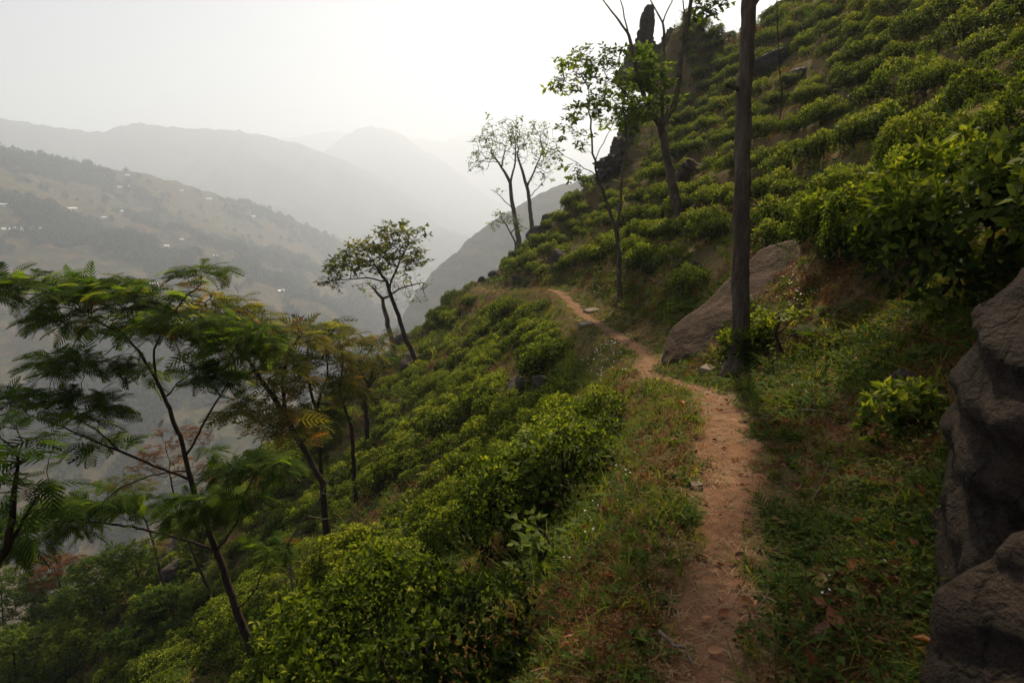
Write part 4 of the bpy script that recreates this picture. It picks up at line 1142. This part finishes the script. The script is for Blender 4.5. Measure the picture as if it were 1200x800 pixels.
for k in range(6):
    a = k * 1.05 + .3; place_fronds(g, FROND_MID, np.zeros((1, 3)), np.array([[math.cos(a), math.sin(a), .55]]), np.array([.17]), np.array([.5]), q, .1)
PW.append(g.mesh('fern_tuft', M_weed))
for i in range(3):
    g = Geo(); blades(g, 16, .06, .10, .0028, q, 1.1, 2, (.2, .9)); weed(g, 16, .08, .07, .024, q, (.1, .7)); PD.append(g.mesh('dry_tuft', M_dry))
KINDS = PG + PW + PD                                  # 0-5 grass, 6-12 weeds, 13-15 dry

pts, idx, scl = [], [], []
for (d0, d1, dens, x0, x1, y0, y1, sc) in [(1.0, 3.2, 1000, -2.5, 3.0, .6, 3.6, .72), (3.2, 6.5, 420, -4, 6, 1.5, 7, .85), (6.5, 13, 130, -7, 11, 3, 14, 1.15), (13, 30, 26, -16, 24, 8, 32, 1.9), (30, 56, 12, -30, 40, 22, 58, 3.0), (7, 34, 170, -3, 4.5, 7, 33, .9)]:
    n = int((x1 - x0) * (y1 - y0) * dens)
    x = q.uniform(x0, x1, n); y = q.uniform(y0, y1, n); z = H(x, y); s = s_of(x, y)
    d = y * CP - (z - EYE) * SP
    dd = np.maximum(d, .2)
    u = 600 + FPX * x / dd; v = 400 - FPX * ((z - EYE) * CP + y * SP) / dd
    k = (d > d0) & (d <= d1) & (u > -60) & (u < 1260) & (v > -60) & (v < 900)
    pw = path_w(y) * (1.0 + .8 * fbm(x * 2.2, y * 2.2, 51, 3))
    edge = np.abs(s) / pw
    if dens == 170: k &= np.abs(s) < 1.5
    k &= (edge > .95) | ((edge > .45) & (q.uniform(size=n) < .25))
    k &= ~((s > 2.2) & (dens < 150) & (q.uniform(size=n) < .55))
    k &= ~((s < -9) & (q.uniform(size=n) < .5))
    k &= q.uniform(size=n) < np.where((edge < 1.5), .55, 1.0)
    x, y, z, s, u, v, edge = [a[k] for a in (x, y, z, s, u, v, edge)]
    n = len(x)
    pn = fbm(x * .8, y * .8, 61, 3); pn2 = fbm(x * 2.3, y * 2.3, 63, 3)
    t = q.uniform(size=n)
    dry = np.clip(.30 + .9 * pn + .5 * pn2 + .25 * np.exp(-((s + .45) / .25) ** 2), .05, .85)
    gr = np.where(s < 0, .62, .25) + .3 * pn2
    gr = np.where(s > 2.0, .4, gr)
    cls = np.where(t < dry, 2, np.where(q.uniform(size=n) < gr, 0, 1))
    ii = np.where(cls == 0, q.integers(0, 6, n), np.where(cls == 1, 6 + np.minimum(q.integers(0, 26, n) // 4, 6), 13 + q.integers(0, 3, n)))
    pts.append(np.stack([x, y, z], -1)); idx.append(ii)
    scl.append(sc * q.uniform(.6, 1.35, n) * np.where(np.abs(s) < .9, np.where(y > 9, .45, .75), 1.0) * (1 + .5 * np.clip(pn2, -.5, .8)))
pts = np.concatenate(pts); idx = np.concatenate(idx); scl = np.concatenate(scl)
eul = np.stack([q.normal(0, .18, len(pts)), q.normal(0, .18, len(pts)) - .15, q.uniform(0, 6.28, len(pts))], -1)
for nm, lo, hi, lb in (('grass', 0, 6, 'green grass tufts along the path edges and between bushes'),
                       ('weeds', 6, 13, 'low broad leaved weeds carpeting the banks'),
                       ('dry_undergrowth', 13, 16, 'reddish dry undergrowth patches on the banks')):
    k = (idx >= lo) & (idx < hi)
    scatter(nm, pts[k], eul[k], scl[k], idx[k] - lo, KINDS[lo:hi], lb)
    print(nm, k.sum())

# --- straw and fallen leaves on and beside the path
M_straw = leaf_mat('straw', [(0, (.11, .065, .035)), (.5, (.22, .15, .082)), (1, (.36, .27, .16))], .1, .7, .1, .5)
M_fallen = leaf_mat('fallen_leaf', [(0, (.10, .035, .018)), (.5, (.21, .065, .028)), (.8, (.26, .11, .045)), (1, (.30, .19, .09))], .15, .6, .2, .6)
SK = []
for i in range(4):
    g = Geo()
    for j in range(5):
        a = q.uniform(0, 6.28); c = np.array([q.normal(0, .03), q.normal(0, .03), .004]); dv = np.array([math.cos(a), math.sin(a), q.uniform(-.05, .12)]); L = q.uniform(.03, .08); s_ = np.array([-dv[1], dv[0], 0]) * .0013
        p = [c - dv * L * .5, c + np.array([0, 0, .004]), c + dv * L * .5 + s_ * 4]
        g.add([p[0] + s_, p[0] - s_, p[1] + s_, p[1] - s_, p[2] + s_, p[2] - s_], [(0, 1, 3, 2), (2, 3, 5, 4)], r=q.uniform(.1, .9))
    SK.append(g.mesh('straw', M_straw))
for i in range(3):
    g = Geo()
    a = q.uniform(0, 6.28, 1); leaves(g, np.array([[-.02, 0, .006]]), np.array([[1, 0, .15]]), np.array([[.1, .3, 1.]]), np.array([.05]), np.array([.013]), np.array([.5]), fold=.4)
    SK.append(g.mesh('fallen_leaf', M_fallen))
n = 1900
y = 1.0 + 12 * q.uniform(size=n) ** 1.7
s = q.normal(0, .30, n) * np.where(q.uniform(size=n) < .3, 1.8, .8)
x = xp(y) + s; z = H(x, y) + np.where(np.abs(s) < path_w(y), .024, .012)
kk = np.where(q.uniform(size=n) < .80, q.integers(0, 4, n), q.integers(4, 7, n))
scatter('litter', np.stack([x, y, z], -1), np.stack([q.normal(0, .12, n), q.normal(0, .12, n), q.uniform(0, 6.28, n)], -1), q.uniform(.55, 1.2, n) * np.where(kk >= 4, .8, 1), kk, SK, 'straw and small fallen leaves strewn over the path')

n = 800
y = 1.2 + 9 * q.uniform(size=n) ** 1.4; s = np.where(q.uniform(size=n) < .75, q.uniform(.3, 2.6, n), -q.uniform(.3, 1.5, n))
x = xp(y) + s; z = H(x, y) + q.uniform(.02, .07, n)
scatter('leaf_litter', np.stack([x, y, z], -1), np.stack([q.normal(0, .5, n), q.normal(0, .5, n), q.uniform(0, 6.28, n)], -1), q.uniform(.5, 1.5, n), q.integers(0, 3, n), SK[4:], 'brown dead leaves caught in the weeds of the banks')

# --- white flowers
M_petal, ntp, outp = mat_new('white_petal')
pb = N(ntp, 'ShaderNodeBsdfPrincipled', Roughness=.6); pb.inputs['Base Color'].default_value = (.78, .74, .76, 1); ntp.links.new(pb.outputs[0], outp.inputs['Surface'])
FK = []
for i in range(3):
    g = Geo()
    m = 6
    a = np.arange(m) * 1.047
    leaves(g, np.tile([[0, 0, .09 + .02 * i]], (m, 1)), np.stack([np.cos(a), np.sin(a), np.full(m, .3)], -1), np.tile([[0, 0, 1.0]], (m, 1)), np.full(m, .011), np.full(m, .0045), np.full(m, .5), two=False)
    FK.append(g.mesh('flower', M_petal))
fl = []
for (cx, cy, rx, ry, n) in [(690, 620, 14, 26, 16), (676, 585, 10, 14, 6), (730, 570, 6, 14, 9), (718, 600, 10, 16, 9), (668, 665, 14, 14, 5), (708, 430, 16, 24, 80), (720, 405, 14, 10, 30), (935, 345, 22, 26, 60), (920, 365, 14, 12, 24), (985, 690, 60, 60, 5)]:
    for _ in range(n):
        h = hit(cx + rx * q.normal() * .6, cy + ry * q.normal() * .6)
        if h is not None: fl.append(h)
fl = np.array([tuple(h) for h in fl])
n = len(fl); fd = fl[:, 1]
scatter('flowers', fl, np.stack([q.normal(0, .4, n) - .3, q.normal(0, .4, n), q.uniform(0, 6, n)], -1), np.where(fd > 6, 1.3, .7) * q.uniform(.7, 1.2, n), q.integers(0, 3, n), FK, 'tiny white flowers sprinkled in the grass')

# --- big dead leaves, sticks
def big_leaf(px, py, L, rz, label, hue, tilt=.3):
    h = hit(px, py); g = Geo()
    t = np.linspace(0, 1, 7); w = .30 * np.sin(math.pi * t ** .8) ** .8 * L
    mid = np.stack([t * L - L / 2, 0 * t, .05 * L * np.cos(t * 5) + .10 * L * t], -1)
    V = np.concatenate([mid + np.stack([0 * t, w, .35 * w], -1), mid, mid + np.stack([0 * t, -w, .25 * w], -1)])
    F = [(k, k + 1, k + 8, k + 7) for k in range(6)] + [(k + 7, k + 8, k + 15, k + 14) for k in range(6)]
    g.add(V, F, r=hue)
    o = link('fallen_leaf', g.mesh('fallen_leaf', M_fallen), loc=h + Vector((0, 0, .035)), label=label, cat='leaf', group='large dead leaves lying on the bank')
    o.rotation_euler = (q.normal(0, .3), -tilt, rz)
for a in [(932, 577, .085, .3, 'red brown dead leaf lying alone high on the right bank', .35), (976, 735, .10, 1.6, 'upright curled dead leaf on the right bank', .45), (964, 748, .09, .8, 'folded dead leaf just left of the upright curled one', .3),
          (848, 727, .055, .2, 'flat red dead leaf on the bare path', .5), (828, 733, .045, -.4, 'small red dead leaf left of the flat one on the path', .45), (822, 660, .055, 2.9, 'long dark red leaf at the left path edge', .2),
          (866, 658, .045, .1, 'dark red leaf at the right path edge', .2), (1002, 671, .10, .5, 'pinkish brown dead leaf among weeds near the foreground rock', .85), (838, 772, .06, -.6, 'large crumpled leaf at the bottom of the path', .6),
          (962, 690, .08, 1.0, 'pale dry leaf among weeds right of the path', .9)]:
    big_leaf(*a)
def stick(pxs, r, label, mat=None):
    g = Geo(); P3 = []
    for (a, b, lift) in pxs:
        h = hit(a, b); P3.append(np.array(h) + np.array([0, 0, lift]))
    o = P3[0].copy(); P3 = [p - o for p in P3]
    # subdivide with a slight crook
    S = []
    for k in range(len(P3) - 1):
        for t in np.linspace(0, 1, 5)[:-1]: S.append(P3[k] * (1 - t) + P3[k + 1] * t + q.normal(0, r * .5, 3))
    S.append(P3[-1]); tube(g, S, np.linspace(r, r * .4, len(S)), 6)
    link('stick', g.mesh('stick', mat or M_bark_pale), loc=o, label=label, cat='stick')
stick([(950, 598, .03), (962, 578, .06), (970, 560, .10)], .008, 'dry brown stick standing out of the right bank weeds', M_bark)
stick([(938, 492, .08), (944, 496, .10), (958, 495, .09)], .009, 'bleached twig with a fork on the right bank')
stick([(770, 755, .05), (800, 775, .05), (815, 790, .04)], .008, 'long dry twig in the grass at the bottom left of the path')
stick([(884, 722, .03), (897, 712, .04), (900, 698, .05)], .004, 'thin curved straw coloured twig at the right path edge')

# ================================================================== houses and woods on the far valley side
vg = grid_geo(PV)
BVV = BVHTree.FromPolygons(vg.v[0].tolist(), vg.f[0].tolist())
def hit_valley(px, py):
    loc, n, i, d = BVV.ray_cast(Vector((0, 0, EYE)), ray(px, py).normalized()); return loc
M_wall, nw, ow = mat_new('white_wall'); b = N(nw, 'ShaderNodeBsdfPrincipled', Roughness=.8); b.inputs['Base Color'].default_value = (.62, .58, .52, 1); nw.links.new(b.outputs[0], ow.inputs['Surface'])
M_roof, nr_, orf = mat_new('tin_roof'); b = N(nr_, 'ShaderNodeBsdfPrincipled', Roughness=.35); b.inputs['Base Color'].default_value = (.82, .83, .85, 1); nr_.links.new(b.outputs[0], orf.inputs['Surface'])
M_door, nd_, od_ = mat_new('dark_opening'); b = N(nd_, 'ShaderNodeBsdfPrincipled', Roughness=.6); b.inputs['Base Color'].default_value = (.05, .04, .035, 1); nd_.links.new(b.outputs[0], od_.inputs['Surface'])
def box_geo(lo, hi):
    g = Geo(); v = [(x, y, z) for x in (lo[0], hi[0]) for y in (lo[1], hi[1]) for z in (lo[2], hi[2])]
    g.add(v, [(0, 1, 3, 2), (4, 6, 7, 5), (0, 4, 5, 1), (2, 3, 7, 6), (0, 2, 6, 4), (1, 5, 7, 3)]); return g
g = box_geo((-5, -3, -3), (5, 3, 2.6)); ME_wall = g.mesh('house_wall', M_wall, False)
g = Geo()
g.add([(-5.6, -3.7, 2.5), (5.6, -3.7, 2.5), (5.6, 0, 4.4), (-5.6, 0, 4.4), (-5.6, 3.7, 2.5), (5.6, 3.7, 2.5), (-5.6, -3.7, 2.62), (5.6, -3.7, 2.62), (5.6, 0, 4.55), (-5.6, 0, 4.55), (-5.6, 3.7, 2.62), (5.6, 3.7, 2.62)],
      [(0, 3, 2, 1), (3, 4, 5, 2), (6, 7, 8, 9), (9, 8, 11, 10), (0, 1, 7, 6), (4, 10, 11, 5), (0, 6, 9, 3), (3, 9, 10, 4), (1, 2, 8, 7), (2, 5, 11, 8)]); ME_roof = g.mesh('house_roof', M_roof, False)
ME_door = box_geo((-.6, -3.06, -1), (.6, -2.9, 1.6)).mesh('house_door', M_door, False)
HOUSES = [(8, 229, 8), (12, 186, 6), (115, 181, 6), (2, 241, 8), (14, 242, 11), (85, 246, 13), (140, 220, 6), (148, 219, 6), (141, 248, 6), (149, 248, 6), (123, 256, 7), (8, 270, 9), (22, 269, 9), (34, 267, 11), (46, 268, 6),
          (176, 290, 8), (195, 289, 7), (181, 334, 11), (213, 281, 5), (253, 300, 6), (149, 206, 5), (208, 205, 5), (213, 224, 5), (245, 234, 7), (272, 229, 5), (325, 247, 7), (331, 251, 5), (360, 259, 6), (296, 327, 8), (329, 342, 10), (297, 254, 5), (246, 220, 5)]
hq = np.random.default_rng(9)
for (px, py, w) in HOUSES:
    h = hit_valley(px, py)
    if h is None: continue
    d = h.length; L = min(16, max(6, w * d / FPX))
    if py > 320: lb, gr = 'white roofed house low on the valley side just above the feathery tree crowns', 'houses low on the valley side'
    elif px < 60 and py > 225: lb, gr = 'white roofed house in the cluster at the left edge of the valley side', 'houses at the left edge of the valley side'
    elif px > 235: lb, gr = 'faint white roofed house on the hazier right part of the valley side', 'houses on the hazier part of the valley side'
    elif py < 212: lb, gr = 'tiny pale house high on the valley side under the ridge', 'houses high on the valley side'
    else: lb, gr = 'small white roofed house in the middle of the terraced valley side', 'houses in the middle of the valley side'
    e = link('village_house', None, loc=h, label=lb, cat='house', group=gr)
    sc = L / 14.0; e.scale = (sc, sc * .9, sc * .8); e.rotation_euler = (0, 0, math.atan2(-h.x, h.y) + hq.uniform(-.7, .7))
    link('wall', ME_wall, e); link('roof', ME_roof, e); link('door', ME_door, e)

# --- the woods between the terraces, one mass of crowns
M_wood = leaf_mat('far_foliage', [(0, (.012, .022, .010)), (.5, (.028, .045, .018)), (1, (.060, .070, .030))], .15, .8, .0, .8)
WK = []
for i in range(5):
    g = Geo(); n = 90
    v = unit(hq.normal(size=(n, 3))) * hq.uniform(.5, 1, n)[:, None] * np.array([1, 1, .9]) * (1 + .3 * hq.normal(size=(n, 1)))
    leaves(g, v * 3.4 + np.array([0, 0, 3.4]), unit(v) + hq.normal(0, .5, (n, 3)), hq.normal(size=(n, 3)), np.full(n, 2.6), np.full(n, .9), hq.uniform(.1, .9, n), two=False)
    WK.append(g.mesh('far_crown', M_wood))
flat = PV[:, :190].reshape(-1, 3)
n = 26000
a = R(-47) + (R(-2) - R(-47)) * hq.uniform(size=n); t = hq.uniform(0, 1, n) ** .9
ia = np.clip(((a - R(-64)) / (R(12) - R(-64)) * 419).astype(int), 0, 418); it = np.clip((t * 189).astype(int), 0, 188)
fa, ft = hq.uniform(size=(n, 1)), hq.uniform(size=(n, 1))
wp = (PV[ia, it] * (1 - fa) + PV[ia + 1, it] * fa) * (1 - ft) + PV[ia, it + 1] * ft
den = fbm(wp[:, 0] / 130, wp[:, 1] / 130, 88, 4)
k = hq.uniform(size=n) < np.clip(.22 + 2.4 * den + .35 * sstep(.40, .15, t) - .5 * sstep(.88, 1.0, t), .02, 1)  # extra crowns added low down to darken the slope in place of shade
wp = wp[k]; n = len(wp)
scatter('woods', wp, np.stack([np.zeros(n), np.zeros(n), hq.uniform(0, 6.28, n)], -1), hq.uniform(.5, 1.6, n), hq.integers(0, 5, n), WK, 'scattered woods between terraces on the valley side')
print('woods', n)
